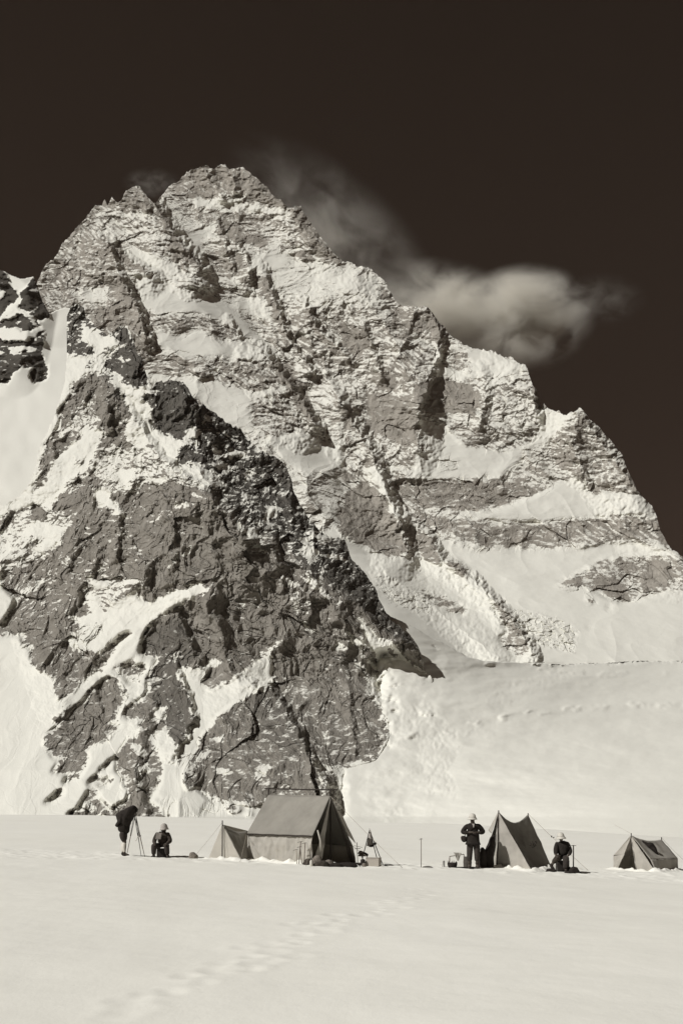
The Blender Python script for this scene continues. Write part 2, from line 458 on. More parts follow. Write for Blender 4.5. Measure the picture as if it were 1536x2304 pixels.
PEAK_RIBS = [
 ("305 418;345 452;378 505;405 545;442 580;456 602", 110, 90, 22),
 ("230 540;266 562;300 590;340 612", 60, 70, 14),
 ("250 560;262 600;285 650;312 700;330 760", 70, 80, 18),
 ("560 400;600 440;650 466;690 520;740 570", 70, 60, 50),
 ("455 372;470 400;500 440", 50, 30, 26), ("505 371;525 400;530 430", 45, 18, 18),
 ("600 800;640 850;680 905;706 948", 95, 90, 16),
 ("596 615;612 660;634 715;646 760;700 830", 50, 60, 12),
 ("540 555;558 590;562 625", 40, 60, 10),
 ("490 500;505 540;520 600", 30, 35, 12),
 ("688 685;712 735;780 800", 45, 50, 12),
 ("800 640;860 720;900 790;940 850;945 940;940 1000", 60, 120, 60),
 ("960 690;990 740;985 800;965 850;940 930", 50, 70, 14),
 ("820 735;832 775;860 840", 30, 40, 12),
 ("1186 827;1200 870;1204 920", 60, 120, 14),
 ("1090 850;1092 900;1080 950", 30, 60, 18),
 ("760 900;800 960;836 1020;870 1110;900 1180;917 1245", 70, 90, 26),
 ("900 1160;960 1200;995 1260;1060 1300;1150 1390;1200 1470", 45, 50, 18),
 ("1305 917;1330 970;1370 1020;1400 1060;1430 1100", 80, 110, 50),
 ("1300 930;1290 990;1310 1060", 30, 50, 30),
 ("1480 1165;1500 1220;1530 1250", 40, 120, 16),
 ("520 720;545 770", 25, 30, 8), ("420 560;450 600", 30, 40, 10),
 ("870 1290;960 1350;1040 1420;1120 1480", 25, 40, 60),
]
def peak_relief(px, py, X, Z, rock):
    r = np.zeros(px.shape)
    jx = px + 5 * fbm(px / 14, py / 14, 2, 71); jy = py + 5 * fbm(px / 14, py / 14, 2, 72)
    for s, a, wl, wr in PEAK_RIBS:
        r -= 1.75 * a * rib(jx, jy, s, wl, wr, 1.15)
    amp = 0.04 + 0.96 * rock
    wX = X + 60 * fbm(X / 260, Z / 260, 3, 21); wZ = Z + 60 * fbm(X / 260, Z / 260, 3, 22)
    r += 95 * (0.5 - ridged(wX / 620, wZ / 900, 3, 23)) * (0.3 + 0.7 * rock)
    r += amp * (14 * facet(wX / 150, wZ / 190, 24) + 10 * facet(wX / 62, wZ / 66, 25) + 4 * facet(wX / 26, wZ / 24, 26))
    # strata: ledges dipping gently, treads hold snow
    s = wZ + 0.10 * wX + 110 * fbm(X / 700, Z / 500, 3, 27)
    for per, k in ((120., .16), (38., .10), (15., .10)):
        f = s / per; fr = f - np.floor(f)
        r += amp * k * per * 0.85 * (sstep(.62, 1., fr) - fr)
    r += amp * 6 * fbm(X / 40, Z / 30, 4, 28, .6)
    r += (1 - rock) * 7 * fbm(X / 180, Z / 120, 4, 29, .5)
    ser = sample(serac, px, py)
    r += ser * (16 * facet(X / 34, Z / 30, 61) + 9 * facet(X / 13, Z / 13, 62))
    return r
serac = blur(raster(0, [(.7, "840 1290;900 1330;980 1330;970 1385;880 1360;850 1320"), (1., "1090 1350;1150 1370;1250 1390;1300 1420;1290 1470;1180 1440;1120 1400")]), 5)

peak = massif("mountain", -20, 1850, 1330, 800, PEAK_TOP, PEAK_BOT, [(60, 3), (22, 3.5), (9, 3.0), (4, 1.5)],
              peak_depth, peak_relief, peak_cov, 100, m_peak, sw=(48, 16), slopew=0.45, bias=0.25, mixn=True, flat=1, soft_c=blur(peak_cov, 14))
tag(peak, "towering pyramid shaped mountain of banded rock and snow filling the background", kind='structure')

# ================================================================== near rocky spur
SPUR_TOP = """-900 1900; -700 1780; -500 1600; -300 1370; -150 1230; -40 1165; 0 1140; 30 1128; 60 1100; 78 1060; 88 1010; 105 975; 120 940; 133 905; 145 860; 150 800; 145 765; 148 715; 160 690; 178 682; 189 690; 191 712; 205 722;
220 738; 240 752; 262 742; 272 734; 288 736; 296 752; 304 775; 309 798; 320 806; 327 838; 337 862; 345 870; 356 857; 372 860; 383 853; 400 858; 412 860; 426 876; 432 892; 444 900; 449 912; 460 912; 475 925; 500 940; 510 952; 540 965; 560 990; 585 1008;
608 1022; 635 1036; 648 1058; 657 1080; 660 1105; 675 1135; 690 1160; 720 1196; 745 1205; 775 1218; 781 1232; 792 1262; 820 1285; 830 1300; 848 1330; 852 1350; 870 1380; 880 1395; 905 1412; 925 1435; 944 1462; 946 1475; 957 1508; 990 1560; 1040 1640; 1100 1740; 1150 1840; 1200 1930"""
SPUR_BOT = "-900 1950; 1200 1940"
spur_cov = raster(1.0, [
 (.20, "160 688;176 680;190 686;191 712;200 722;222 737;212 752;190 747;188 765;212 780;210 795;185 803;152 795;155 780;145 765;150 740;145 718;155 700"),
 (1.0, "183 720;200 742;222 742;224 762;208 774;188 768;186 745"), (.15, "150 785;175 775;208 778;212 792;185 803;150 795"),
 (.06, "270 733;288 733;300 765;310 795;322 805;328 840;340 870;325 871;300 868;275 855;268 838;240 838;237 800;250 785;265 765;262 750;232 762;222 745;245 755"),
 (.75, "262 768;282 775;262 790;245 800;215 815;200 812;225 790"), (.9, "270 802;288 808;280 818;268 812"), (.8, "246 840;236 808;218 812;198 840"),
 (.12, "195 825;210 808;216 812;204 830"),
 (.08, """350 858;384 850;430 850;700 1000;1000 1300;1000 1515;956 1510;900 1460;870 1440;840 1500;835 1560;868 1610;872 1660;845 1708;765 1730;705 1715;735 1760;762 1800;600 1800;570 1815;540 1805;510 1805;470 1795;440 1770;425 1780;415 1760;
 415 1735;430 1695;400 1725;400 1705;440 1690;455 1650;480 1625;440 1655;420 1650;395 1688;372 1675;372 1640;345 1625;280 1610;300 1585;335 1560;335 1500;318 1460;300 1490;262 1505;200 1560;140 1582;115 1560;128 1530;90 1507;70 1490;
 72 1455;48 1455;55 1430;-200 1425;-400 1425;-400 1300;0 1165;35 1150;76 1108;86 1070;103 1005;120 980;138 948;132 925;150 905;165 885;160 862;200 842;245 842;250 865;275 875;283 905;300 940;330 965;350 1010;375 1045;402 1045;400 1010;345 980;340 900"""),
 (.17, "130 1150;300 1110;330 1300;60 1400;0 1400;0 1300;120 1250"), (.17, "450 940;560 990;680 1140;760 1230;720 1330;600 1250;520 1170;460 1060"),
 (.58, "195 905;240 880;270 880;270 960;240 985;170 980;130 990;150 940"), (.15, "200 880;248 862;272 885;284 915;290 950;262 955;240 940;215 930"), (.1, "240 935;262 930;262 960;240 975;222 960"),
 (1.0, "190 975;232 962;226 1000;214 1015;207 1040;190 1065;183 1090;170 1110;140 1106;128 1120;122 1140;105 1150;72 1135;50 1150;0 1170;-30 1170;40 1130;75 1112;95 1092;112 1062;120 1035;140 1020;165 1000"),
 (.3, "165 1035;185 1030;188 1040;170 1045"), (.5, "145 1085;180 1062;200 1065;185 1095;172 1115;150 1105"), (.1, "122 1125;140 1105;172 1112;170 1150;150 1150;130 1150"),
 (1.0, "276 972;292 945;300 935;312 945;330 965;345 990;330 1000;345 1008;352 1020;340 1030;300 1010;285 985"),
 (.6, "205 1050;225 1015;262 1000;300 1005;350 1020;395 1045;452 1055;505 1075;495 1105;450 1092;400 1090;350 1090;300 1108;270 1112;235 1095"),
 (1.0, "262 1058;300 1060;285 1080;296 1106;280 1092;265 1078"), (1., "325 1058;337 1066;337 1082;352 1074;375 1066;378 1078;350 1090;328 1086"),
 (1.0, "205 1097;225 1102;245 1095;250 1120;265 1140;285 1156;300 1166;275 1166;250 1145;225 1136;210 1120"),
 (.6, "-400 1300;0 1165;20 1150;70 1140;120 1150;165 1160;160 1185;130 1225;110 1250;70 1270;0 1290"),
 (.05, "68 1142;85 1134;102 1142;106 1158;92 1172;70 1170"), (.1, "10 1165;35 1160;20 1185;0 1195;0 1170"),
 (1., "100 1177;150 1190;128 1225;95 1245;85 1238;105 1208;50 1205;60 1180"),
 (1., "252 847;290 868;340 870;356 880;346 905;340 940;346 965;370 975;400 990;412 990;415 975;438 958;450 975;446 998;450 1020;430 1003;415 1000;400 1015;404 1035;394 1040;380 1030;365 1015;350 1005;340 985;330 965;310 945;298 935;283 905;275 880;250 865"),
 (.2, "322 892;340 880;356 890;350 905;330 905"), (.2, "428 985;444 990;444 1002;430 1000"), (.04, "410 1008;430 1003;447 1025;440 1050;415 1050;403 1030"),
 (.9, "455 942;475 932;486 947;462 950"), (.9, "505 968;520 979;535 990;541 1002;526 988;510 980"), (.95, "472 1000;490 1010;500 1025;515 1015;548 1015;576 1022;550 1028;500 1031;488 1022;472 1010"),
 (.8, "490 1030;512 1048;530 1062;505 1060;490 1055"), (.8, "548 1076;560 1061;572 1058;578 1068;556 1079"), (.75, "418 1043;450 1045;482 1062;495 1075;470 1085;440 1066;420 1068"),
 (.9, "441 1074;455 1080;456 1107;446 1095"), (.95, "546 1108;565 1124;570 1137;558 1131"), (.95, "604 1145;620 1134;637 1150;620 1146;607 1175;602 1192;597 1168"),
 (.9, "420 1104;445 1110;465 1120;440 1118"), (.9, "382 1120;400 1130;426 1135;416 1146;398 1140"), (.8, "372 1150;366 1160;346 1182;343 1178"), (.85, "480 1132;503 1146;488 1146"), (.5, "540 950;560 962;590 1000;620 1040;590 1020;560 990"),
 (.6, "522 1168;560 1184;602 1208;570 1196;553 1194"), (1., "679 1193;720 1203;748 1206;736 1226;715 1216;693 1206"), (.8, "676 1204;692 1215;717 1245;702 1266;690 1262;683 1232"),
 (.95, "728 1252;755 1244;780 1262;802 1272;770 1260;745 1258"), (1., "628 1288;650 1300;670 1315;692 1334;665 1322;643 1306"), (.85, "668 1274;690 1290;710 1300;720 1320;752 1343;730 1346;708 1326;688 1300"),
 (.8, "655 1325;680 1350;722 1366;700 1364;668 1352"), (.8, "640 1340;660 1350;682 1370;688 1386;660 1370;650 1352"), (.4, "560 1330;590 1340;580 1370;545 1380;530 1370"), (.4, "530 1180;580 1200;600 1250;570 1230"),
 (.95, "370 1278;400 1250;435 1227;441 1234;425 1241;402 1256;378 1276"), (.9, "248 1263;236 1284;200 1298;172 1304;215 1284"), (.9, "168 1247;150 1266;128 1280;142 1264"), (.5, "140 1260;170 1250;120 1300;60 1340;20 1350;80 1310"),
 (1., "-400 1300;5 1305;10 1320;38 1348;15 1390;0 1408;-400 1425"),
 (.52, "195 1302;300 1300;330 1310;300 1345;250 1370;200 1375;190 1340"), (1., "195 1302;245 1310;248 1325;205 1326"), (.9, "200 1340;225 1345;230 1370;215 1395;200 1380"),
 (1., "330 1312;305 1338;322 1352;350 1350;395 1330;430 1322;440 1308;466 1320;462 1335;430 1350;400 1365;375 1380;345 1400;325 1430;318 1455;300 1485;262 1500;240 1525;210 1550;185 1570;160 1592;138 1602;134 1590;150 1572;190 1532;230 1500;252 1465;270 1440;235 1470;180 1460;150 1445;165 1425;185 1410;180 1400;150 1385;138 1385;150 1376;180 1392;205 1380;240 1375;280 1345"),
 (.25, "240 1455;262 1436;290 1420;300 1425;270 1445;235 1500;215 1520"), (.6, "160 1420;220 1400;240 1415;200 1450;165 1445"),
 (.04, """240 1524;260 1530;282 1560;275 1590;265 1600;265 1615;245 1628;277 1632;260 1650;245 1665;200 1685;192 1690;200 1705;190 1730;160 1740;113 1738;140 1708;165 1700;120 1708;105 1682;98 1670;115 1640;150 1602;190 1570;215 1547"""),
 (.1, "115 1618;158 1590;156 1600;130 1622"), (.95, "120 1640;160 1598;190 1570;186 1578;150 1612;126 1636"),
 (.15, "138 1762;165 1737;188 1730;180 1750;150 1763"), (.1, "93 1811;140 1774;144 1785;115 1806"), (.3, "220 1758;250 1745;252 1760;235 1776;223 1770"), (.25, "223 1732;256 1702;260 1702;246 1730;225 1741"), (.3, "200 1770;225 1755;220 1740;195 1762"),
 (.18, "150 1832;175 1820;200 1776;220 1774;225 1800;245 1815;248 1836;160 1840"),
 (.10, "290 1660;320 1650;310 1630;330 1620;345 1610;366 1625;360 1650;350 1655;345 1675;356 1690;366 1720;360 1760;345 1790;335 1800;350 1815;375 1830;400 1840;400 1850;245 1850;247 1832;265 1810;290 1800;290 1770;275 1760;285 1745;264 1736;262 1710;270 1690"),
 (.95, "305 1682;325 1680;328 1700;312 1700"), (.8, "312 1722;338 1712;338 1735;318 1748"), (.7, "345 1790;400 1800;445 1822;445 1845;375 1840"),
 (.06, """330 1430;345 1405;375 1395;400 1385;420 1400;440 1440;455 1475;450 1495;435 1505;395 1508;405 1530;425 1560;437 1600;430 1625;420 1650;395 1688;375 1675;372 1645;380 1635;360 1620;370 1595;350 1600;340 1625;320 1620;290 1620;280 1600;300 1585;330 1570;335 1520;340 1500;318 1465"""),
 (.85, "332 1470;360 1482;350 1500;332 1530;336 1560;300 1582;278 1548;300 1535;310 1500"), (.1, "264 1518;290 1500;326 1500;320 1516;285 1523"), (.3, "285 1525;315 1522;310 1540;285 1538"), (.9, "370 1465;392 1475;385 1478"),
 (1., "345 1600;370 1592;372 1620;345 1622"), (1., "372 1642;350 1650;366 1690;372 1760;400 1800;420 1790;412 1750;415 1728;395 1722;398 1706;430 1690;437 1692;400 1690"),
 (1., """395 1508;430 1500;450 1498;460 1500;480 1485;503 1488;472 1510;455 1532;465 1546;490 1546;520 1530;560 1500;600 1470;625 1440;634 1438;620 1460;610 1480;616 1500;610 1520;627 1535;590 1545;560 1565;520 1590;500 1605;480 1625;470 1640;450 1660;440 1655;430 1650;440 1625;437 1600;420 1550;405 1530"""),
 (.06, "460 1545;470 1520;500 1510;520 1500;560 1490;560 1500;520 1530;490 1548;475 1555"),
 (.8, "485 1662;505 1660;506 1668;490 1668"), (.85, "565 1745;600 1725;610 1730;590 1748"), (.9, "632 1762;655 1766;650 1772"), (.7, "440 1700;475 1690;470 1700;440 1712"), (.6, "480 1735;520 1735;520 1745;490 1745"), (.9, "740 1693;755 1690;756 1698"),
 (.12, "735 1735;756 1740;756 1766;736 1762;724 1750"), (.15, "508 1812;530 1806;546 1825;520 1830"), (.3, "552 1836;562 1822;572 1838"), (.7, "470 1795;510 1805;500 1835;440 1840"),
 (1., "704 1713;725 1722;735 1735;725 1748;740 1762;756 1770;765 1800;740 1775;720 1750"),
 (1., "806 1388;840 1420;860 1440;890 1450;905 1462;930 1478;955 1510;1000 1560;900 1560;850 1535;836 1500;800 1462;772 1412;790 1425;812 1440;830 1436;806 1400"),
 (.05, "813 1452;835 1460;852 1490;836 1488;820 1475"), (.05, "866 1450;878 1455;892 1480;876 1470"), (.05, "758 1396;790 1440;822 1490;854 1526;820 1503;785 1470"), (.05, "895 1455;920 1450;945 1470;960 1512;940 1505;915 1480"), (.05, "835 1410;870 1440;860 1446;840 1425"),
 (.5, "800 1480;830 1520;850 1560;830 1545;805 1510"), (.7, "745 1440;770 1450;780 1462;752 1452"), (.8, "690 1395;705 1420;698 1432;685 1405"), (.7, "765 1505;780 1520;790 1535;772 1520"),
])
def slope_depth(px, py):
    t = (1838 - py) / F
    dl = np.interp(t, [-.1, -.03, -.012, 0, .05, .1, .15, .2, .3, .4, .46, .5, .58, .65], [240, 340, 640, 775, 875, 1005, 1140, 1300, 1620, 2020, 2300, 2500, 2720, 2850])
    dr = np.interp(t, [-.1, -.03, 0, .02, .05, .08, .12, .15, .168, .2, .25, .35, .6], [240, 300, 450, 560, 760, 950, 1270, 1560, 1850, 2150, 2400, 2800, 3200])
    w = sstep(850, 1650, px)
    fa = sstep(1670, 1735, py); jx = px + 30 * fbm(px / 40, py / 34, 4, 611, .6) * (1 - fa * .5); kk = sstep(765 - 75 * fa, 895 - 105 * fa, jx) * sstep(.3, .2, t)
    dl = dl * (1 - kk) + (spur_depth(px, py) + 5) * kk
    return dl * (1 - w) + dr * w
def spur_depth(px, py):
    t = (1838 - py) / F
    d = np.interp(t, [-.06, -.012, 0, .05, .1, .15, .3, .45, .55, .7], [560, 640, 700, 800, 930, 1060, 1350, 1650, 1900, 2400])
    d = d + 110 * sstep(450, -300, px)
    return d
SPUR_RIBS = [
 ("285 735;310 800;345 868;400 885;440 930;445 1000;455 1060;480 1130;530 1185;565 1250;620 1310;690 1375;740 1435", 260, 470, 280, 1.0),
 ("285 735;290 790;310 850", 30, 60, 50, 1.0),
 ("240 842;262 880;285 920;318 965;350 1015;395 1060;480 1130", 26, 70, 16, 1.0),
 ("160 862;140 930;110 1000;85 1080", 16, 50, 60, 1.0),
 ("600 1020;645 1090;665 1170;720 1260;790 1340;850 1410;890 1450", 30, 60, 60, 1.0),
 ("560 1540;600 1545;640 1590;670 1650;705 1720;745 1790", 34, 150, 15, 1.0),
 ("630 1430;690 1480;760 1520;800 1560", 22, 50, 110, 1.0),
 ("400 1385;425 1440;452 1480", 16, 60, 12, 1.0), ("395 1500;425 1560;436 1610;415 1655;395 1690", 20, 60, 10, 1.0),
 ("345 1560;330 1620;310 1700;310 1780;330 1830", 14, 40, 22, 1.0),
 ("215 1545;222 1580;228 1620", 9, 60, 9, 1.0), ("258 1530;280 1560;272 1600", 8, 40, 8, 1.0),
 ("268 1165;268 1200;264 1245", 14, 60, 9, 1.0), ("70 1380;90 1440;110 1510;135 1580", 14, 60, 60, 1.0), ("100 1360;106 1385;104 1410", 6, 24, 5, 1.0),
 ("382 855;425 880;440 930", 20, 30, 24, 1.0), ("785 1565;790 1620;800 1690", 9, 40, 10, 1.0), ("735 1560;742 1640;735 1700", 8, 40, 26, 1.0),
 ("410 1340;470 1360;500 1440;540 1500", 16, 60, 60, 1.0),
]
dive = blur(raster(0.0, [(1., "850 1535;900 1555;975 1545;990 1500;1500 1500;1500 2000;780 2000;772 1815;775 1745;850 1725;885 1670;885 1605")]), 3)
_e = blur(np.ascontiguousarray(dive[::4, ::4]), 24)
edge = np.repeat(np.repeat(_e, 4, 0), 4, 1)[:dive.shape[0], :dive.shape[1]]
edge = np.maximum(edge, blur(raster(0, [(.6, '835 1500;850 1470;900 1470;935 1495;960 1500;1000 1560;960 1600;900 1560;880 1620;880 1680;850 1730;770 1750;765 1722;830 1705;856 1660;856 1600')]), 40) * .9)
edge = blur(edge, 6)
def spur_relief(px, py, X, Z, rock):
    r = np.zeros(px.shape)
    jx = px + 7 * fbm(px / 22, py / 22, 3, 171); jy = py + 7 * fbm(px / 22, py / 22, 3, 172)
    for s, a, wl, wr, pw in SPUR_RIBS:
        r -= a * rib(jx, jy, s, wl, wr, pw) * (1 - sstep(1120, 1600, py) if a > 100 else 1)
    amp = 0.10 + 0.90 * rock
    wX = (px - 400) / (py - 150) * 620 + 12 * fbm(X / 60, Z / 60, 3, 121); wZ = Z + 14 * fbm(X / 60, Z / 60, 3, 122)
    r += 44 * (0.5 - ridged(wX / 130, wZ / 360, 4, 123)) * (0.15 + 0.85 * rock)
    r += amp * (14 * facet(wX / 46, wZ / 100, 124, .8) + 4.2 * facet(wX / 13, wZ / 34, 125, .8) + 1.8 * facet(wX / 5, wZ / 13, 126) + .8 * facet(wX / 2.2, wZ / 5, 129))
    r += amp * 1.2 * fbm(X / 10, Z / 16, 4, 127, .6)
    jt = fbm(wX / 6.5, wZ / 60, 3, 135, .6); r += amp * .3 * jt * sstep(-.3, .3, fbm(X / 90, Z / 90, 2, 136))
    # cracks
    cr = np.abs(fbm(wX / 22, wZ / 90, 3, 130)); r += amp * 2.6 * sstep(.05, 0, cr)
    cr = np.abs(fbm(wX / 60 + wZ / 90, wZ / 60, 3, 131)); r += amp * 3.0 * sstep(.03, 0, cr)
    r += (1 - rock) * 2.2 * fbm(X / 50, Z / 40, 3, 128)
    e = sstep(.02, .52, sample(edge, px, py))
    r = r * (1 - e) + e * (slope_depth(px, py) - spur_depth(px, py) + 3 - 5.0 * sstep(.35, .75, rock) + rock * 1.5 * facet(X / 17, Z / 24, 125))
    r += 26 * sample(dive, px, py)
    return r
# shade on the crags and gully, painted into the rock colour as darker tones
spur_shade = blur(raster(.93, [(.40, "140 670;300 700;345 850;440 850;520 930;600 1000;670 1100;700 1170;800 1220;860 1340;960 1470;900 1440;800 1360;700 1290;640 1220;560 1180;480 1110;400 1050;340 980;270 900;225 830;140 820"), (.6, "300 1440;400 1380;455 1480;400 1510;440 1610;400 1690;360 1610;330 1520"), (.7, "560 1540;640 1560;700 1700;650 1700;560 1640")]), 12)
spur = massif("rocky_spur", -900, 1200, 1150, 880, SPUR_TOP, SPUR_BOT, [(40, 2.5), (14, 3.5), (6, 3.0), (3, 1.2)],
              spur_depth, spur_relief, blur(spur_cov, 2), 300, m_spur, sw=(11, 7), slopew=0.8, bias=.10, tones=spur_shade, flat=1, soft_c=blur(spur_cov, 16), backstep=28., warp=(8, 5), streaks=1.0, snow_lo=.105)
tag(spur, "dark craggy rock spur with snow patches standing behind the tents", kind='structure')

# ================================================================== snow slopes and glacier
SLOPE_TOP = """-1300 1500; -700 950; -400 640; -200 570; -60 590; 0 606; 12 611; 22 616; 50 625; 76 621; 84 640; 95 674; 108 700; 113 706; 125 697; 150 692; 185 700; 240 790; 330 900; 450 980; 600 1130; 700 1230; 800 1330; 880 1388; 930 1411; 1000 1450; 1050 1476; 1085 1486; 1130 1490; 1200 1490; 1260 1494; 1330 1490; 1450 1487; 1536 1486; 1800 1480; 2300 1470; 2700 1500"""
slope_cov = raster(1.0, [
 (.22, "-400 520;0 600;14 611;24 640;35 650;55 640;68 628;78 622;86 640;97 670;110 700;114 716;90 720;80 715;98 748;103 770;95 790;110 830;106 850;85 863;65 850;80 825;55 825;30 840;18 862;-400 900"),
 (1., "16 613;78 621;66 638;50 655;42 672;34 645;24 636"), (1., "-5 655;10 655;5 670;-5 675"), (.85, "22 690;50 662;42 690;60 702;70 720;40 705;20 722;-5 730;-5 715"),
 (.9, "-5 745;40 732;52 745;80 742;92 760;60 765;30 770;-5 760"), (.7, "20 790;50 775;90 785;60 790;30 800"), (.7, "60 700;80 700;80 730;98 752;80 745;62 720"),
 (.0, "84 655;98 665;112 700;114 716;92 718;84 690"),
 (.1, "972 1450;980 1455;992 1466;984 1462"), (.75, "940 1598;955 1590;975 1602;970 1612;948 1612"), (.1, "738 1738;752 1740;754 1764;740 1760"),
 (.0, "1200 1494;1260 1491;1330 1487;1536 1484;2000 1478;2000 1481;1536 1488;1400 1492;1330 1493;1260 1496"),
])
slope_cov = blur(slope_cov, 1)
rough_s = blur(raster(0.0, [
 (.55, "880 1600;960 1580;1020 1640;1040 1690;1010 1740;1030 1800;960 1790;930 1730;940 1660;880 1680"), (1., "930 1590;980 1590;980 1615;935 1615"), (1., "960 1660;1025 1640;1030 1660;970 1690"),
 (.8, "950 1730;1010 1720;1030 1780;960 1770"), (.35, "1060 1560;1240 1510;1300 1520;1120 1600"), (.35, "1040 1640;1120 1620;1110 1665;1060 1660"), (.7, "850 1840;900 1815;910 1845;860 1858"),
]), 4)
def slope_relief(px, py, X, Z, rock):
    d = slope_depth(px, py)
    r = rock * (40 * (0.5 - ridged((X - .2 * Z) / 240, Z / 300, 3, 223)) + 16 * facet(X / 60, Z / 60, 224) + 8 * facet(X / 25, Z / 25, 225) + 4 * facet(X / 10, Z / 10, 226))
    k = d / 1000
    r -= 60 * rib(px, py, "30 615;60 640;70 700;60 760;40 830", 80, 60)
    rim = sstep(760, 850, px) * sstep(1130, 930, px) * sstep(1440, 1500, py)
    r += rim * k * (5 * fbm(px / 60, py / 30, 4, 241, .45) + 2.5 * sstep(0, .3, fbm(px / 70, py / 50, 2, 243)) * np.maximum(0, ridged(px / 40 + py / 60, py / 30, 3, 242) - .45))
    # gentle swells of the glacier, low ridges across it
    r += (1 - rock) * k * (15 * fbm(px / 260, py / 60, 4, 227, .4) + 1.6 * fbm(px / 40, py / 14, 3, 228, .5)) * sstep(1250, 1500, py) * sstep(820, 1150, px)
    r += (1 - rock) * 12 * fbm(px / 150, py / 150, 3, 231) * sstep(1500, 1250, py)
    r += .28 * sample(rough_s, px, py) * k * (14 * ridged(px / 16, py / 26, 4, 229) + 6 * fbm(px / 7, py / 9, 3, 235))
    # crevasse lips
    for s, a in (("1000 1640;1040 1630;1100 1620;1160 1606;1240 1594;1380 1585;1536 1582", 14), ("880 1668;960 1640;1040 1650;1110 1622", 12), ("1080 1550;1130 1540;1210 1520", 8), ("1060 1488;1180 1505;1320 1515;1536 1510", 12)):
        jy = py + 5 * fbm(px / 25, py / 25, 3, 233)
        r -= .6 * a * k * rib(px, jy, s, 4, 12) * sstep(-.25, .35, fbm(px / 45, py / 45, 2, 234))
    return r
slope_tone = raster(.45, [])
slope = massif("snow_slope", -1300, 2700, 1300, 620, SLOPE_TOP, "-1300 2010; 2700 2010", [(80, 2.0), (20, 1.0), (7, .8)],
               slope_depth, slope_relief, slope_cov, 500, m_slope, tones=slope_tone, sw=(40, 26), slopew=0.8, nback=12, backstep=40.)
tag(slope, "broad bright snow slope and rising glacier behind the camp", kind='structure')

# ================================================================== foreground snow
def base_z(x, y):
    plane = 0.13 - 0.033 * x
    px = 768 + F * x / 130.
    ex, ey = line("-600 1836; 0 1833; 200 1834; 440 1840; 780 1850; 1000 1853; 1240 1866; 1400 1877; 1536 1884; 2400 1900")
    ze = CAMZ + (1838 - np.interp(px, ex, ey)) / F * 130.
    a = sstep(34, 130, y)
    z = plane * (1 - a) + ze * a
    z = z * sstep(0, 22, np.maximum(y, 0)) * 1.0 + 0.0
    z = z - 34 * sstep(131, 250, y) - 0.02 * np.clip(y - 130, 0, 30)
    return z
TRAIL = [(-1.75, 7.4), (-1.35, 9.3), (-.75, 11.2), (-.1, 13.2), (.6, 15.3), (1.2, 17.6), (1.9, 20.5)]
def ground_z(x, y):
    x = np.asarray(x, float); y = np.asarray(y, float)
    z = base_z(x, y)
    near = sstep(130, 30, np.abs(y)) * sstep(200, 40, np.abs(x))
    z = z + near * (0.06 * fbm(x / 7, y / 7, 3, 401) + 0.010 * fbm(x / 1.3, y / 1.3, 3, 402) + .002 * np.maximum(0, fbm(x / .9 + y / 3, y / .35, 3, 405) - .05) * sstep(40, 20, y))
    # wind ripples, trodden snow round the camp
    camp = sstep(25.5, 27.2, y + .04 * x) * sstep(34, 31, y) * sstep(17, 13, np.abs(x + 0))
    z = z + camp * (0.035 * np.maximum(0, fbm(x / .45, y / .45, 3, 403)) + 0.02 * fbm(x / .9, y / .9, 2, 404))
    return z
gx = np.concatenate([np.linspace(-700, -60, 60)[:-1], np.linspace(-60, -15, 110)[:-1], np.linspace(-15, 15, 640), np.linspace(15, 60, 110)[1:], np.linspace(60, 700, 60)[1:]])
gy = np.concatenate([np.linspace(-400, 0, 40)[:-1], np.linspace(0, 6, 40)[:-1], np.linspace(6, 20, 330)[:-1], np.linspace(20, 34, 230)[:-1], np.linspace(34, 132, 150)[:-1], np.linspace(132, 330, 60)])
GX, GY = np.meshgrid(gx, gy)
GZ = ground_z(GX, GY)
rs = np.random.RandomState(11)
for i in range(len(TRAIL) - 1):
    (xa, ya), (xb, yb) = TRAIL[i], TRAIL[i + 1]
    for k in range(9):
        t = k / 9. + rs.rand() * .05
        cx = xa + (xb - xa) * t + rs.randn() * .22; cy = ya + (yb - ya) * t + rs.randn() * .3
        r_ = .09 + rs.rand() * .07; dp = .004 + rs.rand() * .008
        m = (np.abs(GX - cx) < .6) & (np.abs(GY - cy) < .6)
        q = np.hypot(GX[m] - cx, (GY[m] - cy) * .8) / r_
        GZ[m] += -dp * np.exp(-q ** 2) + dp * .5 * np.exp(-((q - 1.5) / .5) ** 2)
for pa, da, pb, db in ((701, 27.72, 557, 29.75), (1085, 30.2, 1198, 28.15), (1198, 28.15, 1243, 30.9), (1379, 32.05, 1476, 30.65), (1476, 30.65, 1526, 32.8), (470, 29.4, 546, 28.75), (701, 27.6, 800, 27.4)):
    a_ = np.array([(pa - 768) / F * da, da]); b_ = np.array([(pb - 768) / F * db, db]); e_ = b_ - a_
    m = (GX > min(a_[0], b_[0]) - 1) & (GX < max(a_[0], b_[0]) + 1) & (GY > min(a_[1], b_[1]) - 1) & (GY < max(a_[1], b_[1]) + 1)
    qx = GX[m] - a_[0]; qy = GY[m] - a_[1]
    t_ = np.clip((qx * e_[0] + qy * e_[1]) / (e_ @ e_), 0, 1)
    dd = np.hypot(qx - t_ * e_[0], qy - t_ * e_[1])
    GZ[m] += np.exp(-(dd / .15) ** 2) * (.05 + .10 * np.maximum(0, fbm(GX[m] / .28, GY[m] / .28, 3, 409) + .15))
m_ground, nt, b = new_mat("foreground_snow")
n1 = noise_node(nt, .12, 5, .6); cr = nt.nodes.new('ShaderNodeValToRGB')
cr.color_ramp.elements[0].position = .3; cr.color_ramp.elements[1].position = .7
cr.color_ramp.elements[0].color = (.84, .822, .752, 1); cr.color_ramp.elements[1].color = (.88, .865, .80, 1)
